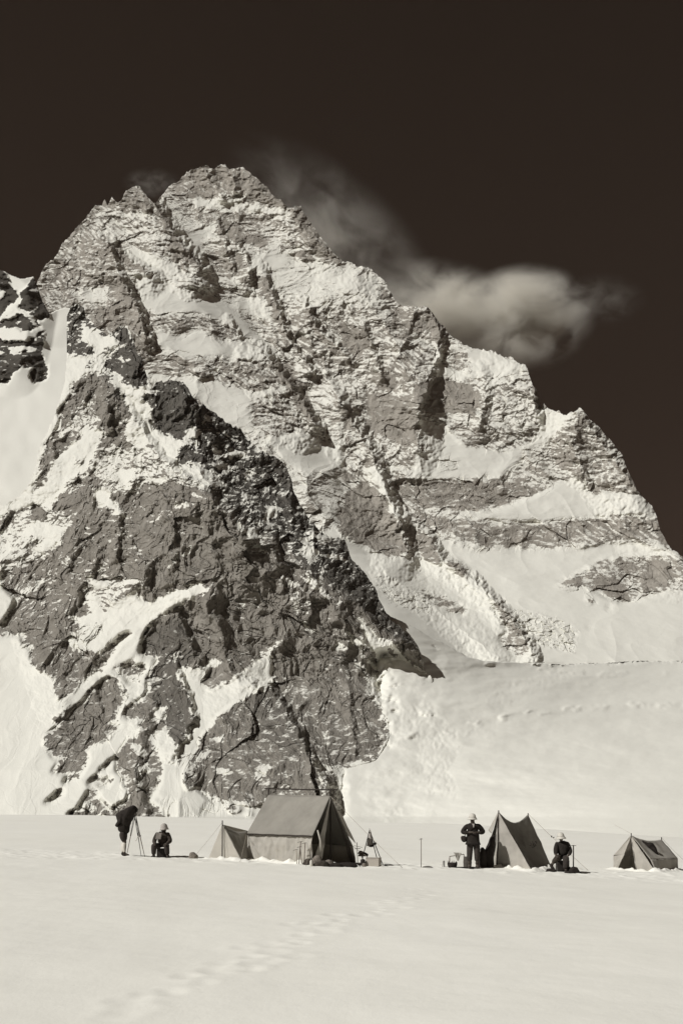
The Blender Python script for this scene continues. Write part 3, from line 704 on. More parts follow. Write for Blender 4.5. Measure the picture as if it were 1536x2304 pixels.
nt.links.new(n1.outputs[0], cr.inputs[0]); nt.links.new(cr.outputs[0], b.inputs['Base Color'])
b.inputs['Roughness'].default_value = .9; b.inputs['Specular IOR Level'].default_value = .1
n2 = noise_node(nt, 5., 5, .65, (1, .8, 1)); n3 = noise_node(nt, 60., 3, .6)
ad = nt.nodes.new('ShaderNodeMath'); ad.operation = 'MULTIPLY_ADD'; ad.inputs[1].default_value = .15
nt.links.new(n3.outputs[0], ad.inputs[0]); nt.links.new(n2.outputs[0], ad.inputs[2])
bp = nt.nodes.new('ShaderNodeBump'); bp.inputs['Strength'].default_value = .35; bp.inputs['Distance'].default_value = .02
nt.links.new(ad.outputs[0], bp.inputs['Height']); nt.links.new(bp.outputs[0], b.inputs['Normal'])
ground = grid_mesh("snow_ground", np.stack([GX, GY, GZ], -1), {}, m_ground)
tag(ground, "wide level sheet of wind packed snow in the foreground", kind='structure')

def gz(x, y): return float(ground_z(x, y))
def at(px, py, d): return Vector(((px - 768) / F * d, d, CAMZ + (1838 - py) / F * d))
def on_ground(px, d):
    x = (px - 768) / F * d
    return Vector((x, d, gz(x, d)))

# ================================================================== clouds
def cloud(name, px, py, d, rx, ry, rz, dens, scale, thr, label, seed, tilt=0.0, soft=False):
    c = at(px, py, d)
    bm = bmesh.new(); bmesh.ops.create_icosphere(bm, subdivisions=4, radius=1.0)
    me = bpy.data.meshes.new(name); bm.to_mesh(me); bm.free()
    m = bpy.data.materials.new(name + "_vapour"); m.use_nodes = True
    nt = m.node_tree; nt.nodes.clear()
    out = nt.nodes.new('ShaderNodeOutputMaterial'); pv = nt.nodes.new('ShaderNodeVolumePrincipled')
    pv.inputs['Color'].default_value = (.995, .97, .90, 1); pv.inputs['Anisotropy'].default_value = -.1
    tc = nt.nodes.new('ShaderNodeTexCoord')
    ln = nt.nodes.new('ShaderNodeVectorMath'); ln.operation = 'LENGTH'; nt.links.new(tc.outputs['Object'], ln.inputs[0])
    mp = nt.nodes.new('ShaderNodeMapping'); mp.inputs['Location'].default_value = (seed, seed * .3, 0); mp.inputs['Scale'].default_value = (1, .8, rz / rx * 1.4)
    nt.links.new(tc.outputs['Object'], mp.inputs[0])
    nz = nt.nodes.new('ShaderNodeTexNoise'); nz.inputs['Scale'].default_value = scale; nz.inputs['Detail'].default_value = 7; nz.inputs['Roughness'].default_value = .62
    nz.inputs['Distortion'].default_value = .5
    nt.links.new(mp.outputs[0], nz.inputs['Vector'])
    # density = clamp(noise*a + (1-len)*b - thr) * dens
    s1 = nt.nodes.new('ShaderNodeMath'); s1.operation = 'MULTIPLY_ADD'; s1.inputs[1].default_value = -1.0
    nt.links.new(ln.outputs['Value'], s1.inputs[0]); nt.links.new(nz.outputs[0], s1.inputs[2])     # noise - len
    s1b = nt.nodes.new('ShaderNodeMath'); s1b.operation = 'MULTIPLY_ADD'; s1b.inputs[1].default_value = 1.6
    nt.links.new(nz.outputs[0], s1b.inputs[0]); nt.links.new(s1.outputs[0], s1b.inputs[2])         # 2.6 noise - len
    s2 = nt.nodes.new('ShaderNodeMapRange'); s2.inputs[1].default_value = thr; s2.inputs[2].default_value = thr + .75
    s2.inputs[3].default_value = 0; s2.inputs[4].default_value = dens
    nt.links.new(s1b.outputs[0], s2.inputs[0]); nt.links.new(s2.outputs[0], pv.inputs['Density'])
    if soft:
        f1 = nt.nodes.new('ShaderNodeMapRange'); f1.interpolation_type = 'SMOOTHSTEP'
        f1.inputs[1].default_value = 1.0; f1.inputs[2].default_value = 0.0; f1.inputs[3].default_value = 0; f1.inputs[4].default_value = 1
        nt.links.new(ln.outputs['Value'], f1.inputs[0])
        f2 = nt.nodes.new('ShaderNodeMapRange'); f2.inputs[1].default_value = .42; f2.inputs[2].default_value = .62; f2.inputs[4].default_value = dens
        nt.links.new(nz.outputs[0], f2.inputs[0])
        fm = nt.nodes.new('ShaderNodeMath'); fm.operation = 'MULTIPLY'
        nt.links.new(f1.outputs[0], fm.inputs[0]); nt.links.new(f2.outputs[0], fm.inputs[1]); nt.links.new(fm.outputs[0], pv.inputs['Density'])
    nt.links.new(pv.outputs[0], out.inputs['Volume'])
    me.materials.append(m)
    o = bpy.data.objects.new(name, me); link(o); o.location = c; o.scale = (rx, ry, rz); o.rotation_euler = (0, tilt, 0)
    return tag(o, label, kind='stuff')
cloud("cloud", 1165, 722, 7700, 680, 400, 440, .034, 1.9, .5, "pale ragged cloud drifting beyond the right shoulder of the peak", 5.5, R(-6), True)
cloud("cloud_bank", 985, 700, 7700, 800, 400, 400, .016, 2.6, .5, "thinner cloud resting against the ridge left of the main cloud", 2.2, R(8), True)
cloud("cloud_plume", 750, 540, 7900, 1250, 420, 560, .0028, 3.2, .1, "thin cloud plume blowing off the right side of the summit", 9., R(42), True)
cloud("cloud_wisp", 343, 413, 7500, 270, 120, 130, .003, 2.4, .45, "small wisp of cloud in the notch left of the summit", 14., 0, True)
cloud("cloud_shred", 1350, 675, 7700, 420, 200, 230, .0012, 2.6, .1, "faint shred of cloud right of the main cloud", 21., 0, True)
#CAMP#
# ================================================================== thin mountain air
bm = bmesh.new(); bmesh.ops.create_cube(bm, size=1.0)
for v in bm.verts: v.co = Vector((v.co.x * 9000, 3000 + v.co.y * 7900, 2060 + v.co.z * 4560))
me = bpy.data.meshes.new("haze"); bm.to_mesh(me); bm.free()
hm_ = bpy.data.materials.new("thin_air"); hm_.use_nodes = True; hm_.node_tree.nodes.clear()
_o = hm_.node_tree.nodes.new('ShaderNodeOutputMaterial'); _v = hm_.node_tree.nodes.new('ShaderNodeVolumePrincipled')
_v.inputs['Color'].default_value = (.90, .70, .56, 1); _v.inputs['Density'].default_value = 0.0000045
hm_.node_tree.links.new(_v.outputs[0], _o.inputs['Volume']); me.materials.append(hm_)
haze = bpy.data.objects.new("haze", me); link(haze); tag(haze, "thin pale air between the camp and the peak", kind='stuff')

# ================================================================== camp
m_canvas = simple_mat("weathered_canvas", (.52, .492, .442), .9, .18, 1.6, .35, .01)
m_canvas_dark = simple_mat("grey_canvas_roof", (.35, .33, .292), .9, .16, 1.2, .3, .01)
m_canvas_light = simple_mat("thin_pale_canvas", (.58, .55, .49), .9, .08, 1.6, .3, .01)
m_hem = simple_mat("shadowed_canvas_hem", (.05, .042, .036), .9, .2, 8, .3, .01)
m_pole = simple_mat("worn_wood", (.13, .10, .08), .8, .3, 12, .3, .004)
m_pole_dark = simple_mat("dark_wood", (.04, .033, .028), .8, .3, 12, .3, .004)
m_pole_pale = simple_mat("pale_ash_wood", (.34, .30, .25), .8, .2, 12, .3, .004)
m_rope = simple_mat("hemp_rope", (.38, .34, .28), .95, .2, 60, .5, .002)
m_wool = simple_mat("dark_wool", (.026, .022, .019), .95, .3, 18, .6, .006)
m_wool2 = simple_mat("brown_wool", (.055, .046, .038), .95, .3, 18, .6, .006)
m_tweed_lit = simple_mat("sunlit_tweed", (.20, .18, .16), .95, .2, 25, .6, .005)  # grey cloth with sunlight put into its paler colour
m_trs = simple_mat("dark_trousers", (.045, .038, .034), .95, .25, 14, .5, .006)
m_skin = simple_mat("tanned_skin", (.085, .070, .058), .7, .1, 20, .1, .002)
m_sock = simple_mat("pale_wool_stockings", (.62, .59, .53), .95, .08, 40, .5, .004)
m_boot = simple_mat("nailed_leather_boots", (.03, .024, .02), .6, .3, 20, .4, .004)
m_hat = simple_mat("white_pith_cloth", (.56, .535, .48), .9, .08, 20, .3, .003)
m_hat_grey = simple_mat("grey_felt", (.40, .37, .34), .9, .08, 20, .3, .003)
m_under = simple_mat("dark_hat_lining", (.035, .03, .025), .9, .1, 20, .1, .002)
m_black = simple_mat("black_cloth", (.030, .025, .022), .95, .3, 9, .6, .012)
m_box = simple_mat("pale_deal_boards", (.40, .365, .32), .85, .12, 6, .4, .006, (1, 1, 6))
m_tin = simple_mat("dark_tin", (.035, .03, .027), .5, .3, 9, .2, .003)
m_sack = simple_mat("canvas_sack", (.20, .175, .15), .95, .25, 8, .5, .01)
m_metal = simple_mat("forged_steel", (.12, .11, .10), .45, .2, 20, .2, .002)

for _m in (m_canvas, m_canvas_dark, m_canvas_light):
    nt = _m.node_tree; b = nt.nodes['Principled BSDF']; out = [n for n in nt.nodes if n.type == 'OUTPUT_MATERIAL'][0]
    tr = nt.nodes.new('ShaderNodeBsdfTranslucent'); mxs = nt.nodes.new('ShaderNodeMixShader'); mxs.inputs[0].default_value = .28
    nt.links.new(b.inputs['Base Color'].links[0].from_socket, tr.inputs[0])
    nt.links.new(b.outputs[0], mxs.inputs[1]); nt.links.new(tr.outputs[0], mxs.inputs[2]); nt.links.new(mxs.outputs[0], out.inputs[0])

def mesh_obj(name, bm, mat, parent=None, smooth=False):
    me = bpy.data.meshes.new(name)
    bmesh.ops.recalc_face_normals(bm, faces=bm.faces)
    bm.to_mesh(me); bm.free()
    if smooth:
        me.polygons.foreach_set('use_smooth', [True] * len(me.polygons))
    me.materials.append(mat)
    o = bpy.data.objects.new(name, me)
    link(o, parent)
    return o

def add_tube(bm, P, r, seg=8, r2=None):
    P = [Vector(p) for p in P]
    r2 = r if r2 is None else r2
    rings = []
    for i, p in enumerate(P):
        t = (P[min(i + 1, len(P) - 1)] - P[max(i - 1, 0)]).normalized()
        a = t.orthogonal().normalized(); b_ = t.cross(a)
        rr = r + (r2 - r) * i / max(1, len(P) - 1)
        rings.append([bm.verts.new(p + (a * math.cos(k * 2 * math.pi / seg) + b_ * math.sin(k * 2 * math.pi / seg)) * rr) for k in range(seg)])
    for A, B in zip(rings[:-1], rings[1:]):
        for k in range(seg):
            bm.faces.new((A[k], A[(k + 1) % seg], B[(k + 1) % seg], B[k]))
    bm.faces.new(rings[0][::-1]); bm.faces.new(rings[-1])

def add_box(bm, c, s, rz=0, bev=0.01, rx=0, ry=0):
    n0 = len(bm.verts)
    M = Matrix.Translation(Vector(c)) @ Matrix.Rotation(rz, 4, 'Z') @ Matrix.Rotation(rx, 4, 'X') @ Matrix.Rotation(ry, 4, 'Y') @ Matrix.Diagonal((s[0], s[1], s[2], 1))
    r = bmesh.ops.create_cube(bm, size=1.0, matrix=M)
    if bev:
        es = list({e for v in r['verts'] for e in v.link_edges})
        bmesh.ops.bevel(bm, geom=es, offset=bev, segments=2, affect='EDGES')

def add_lathe(bm, prof, c, seg=20, sx_=1, sy_=1, tilt=None):
    c = Vector(c); rings = []
    for r, z in prof:
        ring = []
        for k in range(seg):
            a = k * 2 * math.pi / seg
            v = Vector((r * math.cos(a) * sx_, r * math.sin(a) * sy_, z))
            if tilt: v = tilt @ v
            ring.append(bm.verts.new(c + v))
        rings.append(ring)
    for A, B in zip(rings[:-1], rings[1:]):
        for k in range(seg): bm.faces.new((A[k], A[(k + 1) % seg], B[(k + 1) % seg], B[k]))
    bm.faces.new(rings[0][::-1]); bm.faces.new(rings[-1])

def rough(bm, amp, sc, seed=0):
    co = np.array([v.co[:] for v in bm.verts])
    n1 = fbm(co[:, 0] / sc + co[:, 1] / sc * .7, co[:, 2] / sc + 3.3, 3, seed); n2 = fbm(co[:, 1] / sc + 9, co[:, 2] / sc + co[:, 0] / sc, 3, seed + 1)
    for v, a, b_ in zip(bm.verts, n1, n2): v.co += v.normal * float(a) * amp + Vector((float(b_), 0, float(a))) * amp * .4

def blob(name, outline, y0, depth, mat, parent, seed=0, amp=.012, lean=0.0, sc=.12):
    """a soft bulging body whose front outline is given in x, z"""
    P = [Vector((x, 0, z)) for x, z in outline]
    Q = []
    for i in range(len(P)):
        a, b_, c_, d_ = P[i - 1], P[i], P[(i + 1) % len(P)], P[(i + 2) % len(P)]
        for t in (0, 1 / 3, 2 / 3):
            Q.append(.5 * ((2 * b_) + (-a + c_) * t + (2 * a - 5 * b_ + 4 * c_ - d_) * t * t + (-a + 3 * b_ - 3 * c_ + d_) * t ** 3))
    cen = sum(Q, Vector()) / len(Q)
    bm = bmesh.new(); rings = []
    for k in range(9):
        th = math.pi * (k + .5) / 9
        s = math.sin(th) ** .55; y = y0 - math.cos(th) * depth / 2
        rings.append([bm.verts.new(cen + (q - cen) * s + Vector((0, y + lean * (q.z - cen.z), 0))) for q in Q])
    n = len(Q)
    for A, B in zip(rings[:-1], rings[1:]):
        for k in range(n): bm.faces.new((A[k], A[(k + 1) % n], B[(k + 1) % n], B[k]))
    bmesh.ops.triangulate(bm, faces=[bm.faces.new(rings[0][::-1]), bm.faces.new(rings[-1])])
    bm.normal_update(); rough(bm, amp, sc, seed)
    return mesh_obj(name, bm, mat, parent, True)

def skin(name, nodes, edges, mat, parent, sub=1):
    keys = list(nodes); ix = {k: i for i, k in enumerate(keys)}
    me = bpy.data.meshes.new(name)
    me.from_pydata([nodes[k][:3] for k in keys], [(ix[a], ix[b_]) for a, b_ in edges], [])
    o = bpy.data.objects.new(name, me); scene.collection.objects.link(o)
    md = o.modifiers.new('s', 'SKIN'); md.use_smooth_shade = True; md.branch_smoothing = .6
    sv = me.skin_vertices[0].data
    for i, k in enumerate(keys):
        n = nodes[k]; sv[i].radius = (n[3], n[4] if len(n) > 4 else n[3]); sv[i].use_root = (i == 0)
    s2 = o.modifiers.new('u', 'SUBSURF'); s2.levels = sub; s2.render_levels = sub
    bpy.context.view_layer.update()
    dg = bpy.context.evaluated_depsgraph_get()
    m2 = bpy.data.meshes.new_from_object(o.evaluated_get(dg))
    bpy.data.objects.remove(o); bpy.data.meshes.remove(me)
    m2.name = name
    m2.materials.clear(); m2.materials.append(mat)
    m2.polygons.foreach_set('use_smooth', [True] * len(m2.polygons))
    o = bpy.data.objects.new(name, m2); link(o, parent)
    return o

def patch(name, A, B, C_, D, base, mat, parent, nu=26, nv=18, sag=0.0, wr=.012, wsc=.35, seed=0, thick=.008, edgesag=0.0, hem=0.0, up=None, vstripe=0.0):
    """cloth panel A-B (top edge, left to right) to D-C (bottom edge); sag bends it inwards/down"""
    A, B, C_, D = [Vector(p) - Vector(base) for p in (A, B, C_, D)]
    n = ((B - A) + (C_ - D)).cross((D - A) + (C_ - B)); n.normalize()
    if n.y > 0: n = -n
    bm = bmesh.new(); G = []
    us = np.linspace(0, 1, nu + 1); v_ = np.linspace(0, 1, nv + 1)
    U, V = np.meshgrid(us, v_)
    L = (B - A).length + .01; H = ((D - A).length + (C_ - B).length) / 2
    W = wr * fbm(U * L / wsc + seed, V * H / wsc / 1.8, 3, seed + 7) * 2 + vstripe * ridged(U * L / .3 + seed, V * H / 1.6, 2, seed + 9)
    for j in range(nv + 1):
        row = []
        for i in range(nu + 1):
            u, v = us[i], v_[j]
            p = (A * (1 - u) + B * u) * (1 - v) + (D * (1 - u) + C_ * u) * v
            p = p - n * sag * math.sin(math.pi * u) * math.sin(math.pi * v) * 1.0
            p.z -= edgesag * math.sin(math.pi * u) * (1 - v) ** 1.5
            if hem: p.z += hem * abs(math.sin(u * math.pi * 4)) * v ** 6
            p = p + n * float(W[j, i]) * (math.sin(math.pi * min(1, v * 1.0 + .05)) * .8 + .2)
            row.append(bm.verts.new(p))
        G.append(row)
    for j in range(nv):
        for i in range(nu):
            bm.faces.new((G[j][i], G[j][i + 1], G[j + 1][i + 1], G[j + 1][i]))
    bmesh.ops.remove_doubles(bm, verts=bm.verts, dist=.0008)
    o = mesh_obj(name, bm, mat, parent, True)
    md = o.modifiers.new('thickness', 'SOLIDIFY'); md.thickness = thick; md.offset = 0
    return o

def tube(name, P, r, mat, parent, base=None, seg=8, r2=None):
    bm = bmesh.new()
    b0 = Vector(base) if base is not None else Vector()
    add_tube(bm, [Vector(p) - b0 for p in P], r, seg, r2)
    return mesh_obj(name, bm, mat, parent, True)

def sagline(a, b_, sag, n=10):
    a, b_ = Vector(a), Vector(b_)
    return [a.lerp(b_, t / n) - Vector((0, 0, sag * 4 * (t / n) * (1 - t / n))) for t in range(n + 1)]

def G(px, d, dz=0.0):
    p = on_ground(px, d); p.z += dz
    return p

# ---------------------------------------------------------------- big wall tent
def big_tent():
    FL = G(701, 27.9); FR = G(801, 29.3); RL = G(557, 29.9)
    RR = RL + (FR - FL); RR.z = gz(RR.x, RR.y)
    base = (FL + FR + RL + RR) / 4
    t = empty('wall_tent', base)
    tag(t, 'large grey canvas wall tent with a raised ridge bar and a dark open front', 'tent')
    for p in (FL, FR, RL, RR): p.z -= .03
    AF = at(743, 1791, 28.6); AR = at(604, 1788, 30.7)
    EF = at(703, 1881, 27.8); ER = at(555, 1876, 29.8)
    RF = FR + Vector((-.10, 0, .62)); RRr = RR + Vector((-.10, 0, .62))
    EFr = RF; ERr = RRr
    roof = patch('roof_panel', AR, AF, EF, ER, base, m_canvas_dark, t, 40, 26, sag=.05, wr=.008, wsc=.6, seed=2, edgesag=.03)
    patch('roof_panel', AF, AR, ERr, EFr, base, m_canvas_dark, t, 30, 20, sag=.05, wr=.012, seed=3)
    dz = Vector((0, 0, .012))
    patch('wall_panel', ER + (EF - ER) * .01 - dz + Vector((.02, .06, 0)), EF - dz + Vector((0, .06, 0)), FL, RL, base, m_canvas, t, 60, 24, wr=.03, wsc=.35, seed=4, vstripe=.07)
    patch('wall_panel', EFr, ERr, RR, FR, base, m_canvas, t, 20, 10, wr=.018, wsc=.4, seed=5)
    # rear gable
    patch('gable_panel', AR, AR + Vector((.002, 0, 0)), ERr, ER, base, m_canvas, t, 12, 12, wr=.01, seed=6)
    patch('gable_panel', ER, ERr, RR, RL, base, m_canvas, t, 12, 8, wr=.01, seed=7)
    # eave hem in shallow scallops, the cord's shadow put into its dark colour
    bm = bmesh.new()
    for k in range(4):
        a = ER.lerp(EF, k / 4) - base; b_ = ER.lerp(EF, (k + 1) / 4) - base
        P = [a.lerp(b_, s / 8) + Vector((0, -.02, .010 * math.sin(math.pi * s / 8) - .015)) for s in range(9)]
        add_tube(bm, P, .024, 6)
    mesh_obj('eave_hem_shadow', bm, m_hem, t, True)
    # front: flaps folded back on either side of the dark doorway
    fm = FL.lerp(FR, .42)
    ap = AF + Vector((0, -.03, -.02))
    apl = ap + (EF - ap) * .02
    patch('door_flap', ap, ap + (EFr - ap) * .01, FL + Vector((.27, .12, 0)), FL + Vector((.02, -.03, 0)), base, m_canvas, t, 12, 30, wr=.03, wsc=.25, seed=8, vstripe=.05)
    patch('door_flap', ap + Vector((.005, 0, 0)), ap + (EFr - ap) * .012, FR + Vector((.0, -.03, 0)), FR + Vector((-.15, -.13, .0)), base, m_hem, t, 12, 30, wr=.03, wsc=.25, seed=9, vstripe=.05)
    # rolled flap hanging straight down at the left of the doorway
    bm = bmesh.new(); a = at(714, 1868, 27.75) - base; b_ = at(723, 1915, 27.7) - base
    add_tube(bm, [a, a.lerp(b_, .5) + Vector((.03, -.02, 0)), b_], .02, 8, .045)
    bm.normal_update(); rough(bm, .012, .1, 3)
    mesh_obj('rolled_flap', bm, m_canvas_light, t, True)
    # pale fly strip standing out on the right slope
    a = at(758, 1822, 28.75); b_ = at(764, 1822, 28.9)
    patch('fly_strip', a, b_, at(800, 1898, 29.2), at(783, 1880, 29.0), base, m_canvas_light, t, 6, 20, wr=.012, seed=12)
    tube('door_pole', [fm - Vector((0, 0, .05)), AF + Vector((0, .01, -.03))], .022, m_pole_dark, t, base)
    tube('rear_pole', [RL.lerp(RR, .46), AR + Vector((0, 0, .18))], .022, m_pole_dark, t, base)
    tube('front_post', [AF, at(743, 1774, 28.6)], .022, m_pole_dark, t, base)
    tube('rear_post', [AR, at(605, 1773, 30.7)], .022, m_pole_dark, t, base)
    tube('ridge_bar', [at(596, 1774, 30.9), at(680, 1776.5, 29.6), at(758, 1777, 28.4)], .022, m_pole_dark, t, base)
    # ground cloth
    bm = bmesh.new()
    q = [FL, FR, RR, RL]
    vs_ = [bm.verts.new(p - base + Vector((0, 0, .06))) for p in q] ; bm.faces.new(vs_)
    gcl = mesh_obj('ground_sheet', bm, m_hem, t)
    md = gcl.modifiers.new('thickness', 'SOLIDIFY'); md.thickness = .02
    for s, e in ((AF, G(905, 27.2)), (EFr, G(862, 28.4)), (ER, G(540, 27.8)), (EF, G(688, 26.6))):
        tube('guy_rope', sagline(s, e, .03), .005, m_rope, t, base, 5)
    return t
big_tent()

def annex():
    base = G(510, 29.6)
    t = empty('canvas_windbreak', base)
    tag(t, 'low pale canvas windbreak on a thin pole behind the large wall tent', 'windbreak')
    top = at(500.5, 1855, 29.4)
    patch('pale_panel', top + Vector((-.006, 0, 0)), top, G(546, 28.9, -.03), G(468, 29.8, -.03), base, m_canvas_light, t, 16, 18, wr=.008, seed=21)
    e = at(556, 1870, 29.75)
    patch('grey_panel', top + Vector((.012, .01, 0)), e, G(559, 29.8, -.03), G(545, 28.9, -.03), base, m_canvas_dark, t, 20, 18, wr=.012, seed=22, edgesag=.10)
    patch('back_panel', top + Vector((-.01, .03, 0)), e + Vector((0, .35, 0)), G(559, 30.8, -.03), G(470, 30.8, -.03), base, m_canvas_light, t, 14, 14, wr=.008, seed=23)
    tube('pole', [G(500, 29.3, -.05), at(500.5, 1846, 29.33)], .017, m_pole_dark, t, base)
    tube('guy_rope', sagline(at(500.5, 1850, 29.33), G(430, 28.4), .02), .004, m_rope, t, base, 5)
annex()

# ---------------------------------------------------------------- pointed tent
def pointed_tent():
    A = at(1121, 1827, 29.4); B = at(1187, 1833, 31.2)
    G1 = G(1083, 30.4, -.03); G2 = G(1198, 28.3, -.03); G3 = G(1241, 31.2, -.03); G4 = G(1128, 33.0, -.03)
    base = (G1 + G2 + G3 + G4) / 4
    t = empty('ridge_tent', base)
    tag(t, 'two peaked canvas ridge tent with sagging ridge, right of the standing person', 'tent')
    O = G1.lerp(G2, .235)
    eps = Vector((.006, 0, -.01))
    patch('front_panel', A - eps, A + eps, G2, O, base, m_canvas, t, 24, 34, wr=.014, wsc=.3, seed=31, vstripe=.035, sag=.03)
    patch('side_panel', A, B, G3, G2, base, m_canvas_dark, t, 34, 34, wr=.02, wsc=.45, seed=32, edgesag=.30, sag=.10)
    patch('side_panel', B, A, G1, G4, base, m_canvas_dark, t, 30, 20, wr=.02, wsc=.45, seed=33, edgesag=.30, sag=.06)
    patch('rear_panel', B, B + eps, G3, G4, base, m_canvas_dark, t, 12, 20, wr=.01, seed=34)
    # narrow flap left of the doorway, tied back high up
    patch('door_flap', A - eps + Vector((0, .01, 0)), A + Vector((.0, .01, -.02)), at(1104, 1875, 29.7), at(1098, 1868, 30.0), base, m_canvas, t, 8, 16, wr=.014, seed=35)
    bm = bmesh.new()
    for a, b_ in ((A, G2), (A, O)):
        add_tube(bm, [a - base + Vector((0, -.02, 0)), a.lerp(b_, .5) - base + Vector((0, -.025, 0)), b_ - base + Vector((0, -.02, .03))], .009, 6)
    mesh_obj('seam', bm, m_hem, t, True)
    tube('tent_pole', [G(1118, 29.6), A + Vector((0, 0, .05))], .018, m_pole_dark, t, base)
    tube('tent_pole', [G(1190, 31.4), B + Vector((0, 0, .05))], .018, m_pole_dark, t, base)
    # faded stencilled mark on the side panel: three looping strokes
    c0 = A.lerp(G2, .72); 
    def on_side(px, py):
        r = at(px, py, 1.0) - Vector((0, 0, CAMZ)); o_ = Vector((0, 0, CAMZ))
        n = (B - A).cross(G2 - A).normalized()
        s = (A - o_).dot(n) / r.dot(n)
        return o_ + r * s - Vector((0, .0, 0))
    bm = bmesh.new()
    for st in ([(1192, 1895), (1195, 1899), (1193, 1904), (1190, 1902)], [(1197, 1894), (1199, 1903), (1202, 1894)], [(1200, 1905), (1203, 1901), (1206, 1896), (1204, 1893), (1201, 1897)], [(1193, 1906), (1199, 1907), (1205, 1903)]):
        add_tube(bm, [on_side(*q) * 1.0 - base + Vector((0, -.025, .01)) for q in st], .011, 5)
    mk = mesh_obj('stencil_mark', bm, m_hem, t, True)
    dg = None
    tube('guy_rope', sagline(B + Vector((0, 0, .03)), G(1322, 30.2), .02), .006, m_rope, t, base, 5)
    bm = bmesh.new()
    q = B.lerp(G(1322, 30.2), .40) - base
    add_lathe(bm, [(.005, -.03), (.02, -.02), (.022, .02), (.005, .03)], q, 8); add_lathe(bm, [(.005, -.02), (.02, -.015), (.02, .015), (.005, .02)], q + Vector((.07, 0, -.03)), 8)
    mesh_obj('rope_runner', bm, m_pole_dark, t, True)
pointed_tent()

# ---------------------------------------------------------------- small tent at the far right
def small_tent():
    A = at(1419, 1880, 31.6); B = at(1487, 1889, 33.4)
    G1 = G(1379, 32.2, -.02); G2 = G(1476, 30.8, -.02); G3 = G(1524, 33.0, -.02); G4 = G(1430, 34.6, -.02)
    W1 = at(1379, 1925, 32.2); W2 = at(1462, 1934, 31.0); W3 = at(1523, 1931, 33.0); W4 = at(1432, 1926, 34.5)
    base = (G1 + G2 + G3 + G4) / 4
    t = empty('small_tent', base)
    tag(t, 'low small canvas tent at the right edge with dark clothing over its ridge', 'tent')
    eps = Vector((.005, 0, -.008))
    OL = G1.lerp(G2, .06); OR_ = G1.lerp(G2, .54)
    patch('front_panel', A - eps, A + eps, G2, OR_, base, m_canvas, t, 18, 24, wr=.012, wsc=.25, seed=41, vstripe=.03, sag=.02)
    patch('front_panel', A - eps * 2, A, at(1402, 1925, 31.9), W1, base, m_canvas, t, 14, 18, wr=.015, wsc=.25, seed=42, sag=.02)
    patch('door_flap', W1 + Vector((0, -.02, -.02)), at(1404, 1922, 31.85), OL + Vector((.05, -.03, 0)), G1 + Vector((0, -.02, 0)), base, m_canvas, t, 10, 12, wr=.02, seed=43)
    patch('side_panel', A, B, W3, W2, base, m_canvas, t, 26, 18, wr=.016, seed=44, edgesag=.10, sag=.05)
    patch('wall_panel', W2, W3, G3, G2, base, m_canvas, t, 22, 8, wr=.02, seed=45)
    patch('side_panel', B, A, W1, W4, base, m_canvas, t, 18, 14, wr=.012, seed=46, edgesag=.10)
    patch('wall_panel', W4, W1, G1, G4, base, m_canvas, t, 12, 6, wr=.012, seed=47)
    patch('rear_panel', B, B + eps, W3, W4, base, m_canvas, t, 8, 12, wr=.01, seed=48)
    patch('rear_panel', W4, W3, G3, G4, base, m_canvas, t, 8, 6, wr=.01, seed=49)
    bm = bmesh.new(); add_tube(bm, [A - base + Vector((0, -.02, 0)), OR_ - base + Vector((0, -.03, .02))], .010, 6)
    mesh_obj('seam', bm, m_hem, t, True)
    tube('tent_pole', [G(1416, 31.8), A + Vector((0, 0, .08))], .016, m_pole_dark, t, base)
    tube('tent_pole', [G(1487, 33.5), B + Vector((0, 0, .09))], .016, m_pole_dark, t, base)
    tube('guy_rope', sagline(A + Vector((0, 0, .06)), at(1382, 1856, 33.5), .0), .004, m_rope, t, base, 5)
    tube('guy_rope', sagline(B + Vector((0, 0, .06)), G(1560, 34), .02), .004, m_rope, t, base, 5)
    # clothing over the ridge, its own thing
    bb = A.lerp(B, .5)
    P = [at(x, y, dd) - bb for x, y, dd in ((1434, 1887, 31.7), (1447, 1893, 32.0), (1458, 1896, 32.2), (1473, 1900, 32.0), (1486, 1928, 31.9), (1484, 1932, 31.8), (1465, 1922, 31.6), (1450, 1910, 31.5), (1440, 1898, 31.6))]
    g = blob('clothing', [(p.x, p.z) for p in P], -.42, .16, m_black, None, 5, .03, sc=.09)
    g.location = bb; tag(g, 'dark ragged clothing thrown over the ridge of the small right hand tent', 'clothing')
    g2 = blob('dark_bundle', [(-.25, 0), (.25, 0), (.3, .05), (-.1, .07)], 0, .3, m_black, None, 6, .02)
    g2.location = G(1531, 32.6, -.01); tag(g2, 'flat dark strip of cloth on the snow at the right wall of the small tent', 'cloth')
small_tent()

# ---------------------------------------------------------------- people
def finger_nodes(nd, ed, side, palm, root, dirv, curl, n0='p'):
    """five fingers of different lengths curling from the palm"""
    d = Vector(dirv).normalized(); c = Vector(curl).normalized(); w = d.cross(c).normalized()
    P = Vector(palm)
    for k, (off, ln) in enumerate(((-.030, .065), (-.010, .078), (.010, .072), (.028, .058))):
        a = P + d * .035 + w * off; b_ = a + d * ln * .5 + c * .01; e = b_ + (d * .35 + c * .8).normalized() * ln * .5
        for q, v, r in (('a', a, .010), ('b', b_, .009), ('c', e, .008)): nd[f'{side}f{k}{q}'] = (*v, r)
        ed += [(root, f'{side}f{k}a'), (f'{side}f{k}a', f'{side}f{k}b'), (f'{side}f{k}b', f'{side}f{k}c')]
    a = P - w * .034 + d * .005; b_ = a - w * .02 + d * .03 + c * .012
    nd[side + 'ta'] = (*a, .011); nd[side + 'tb'] = (*b_, .009)
    ed += [(root, side + 'ta'), (side + 'ta', side + 'tb')]

def head_mesh(bm_nodes):
    pass

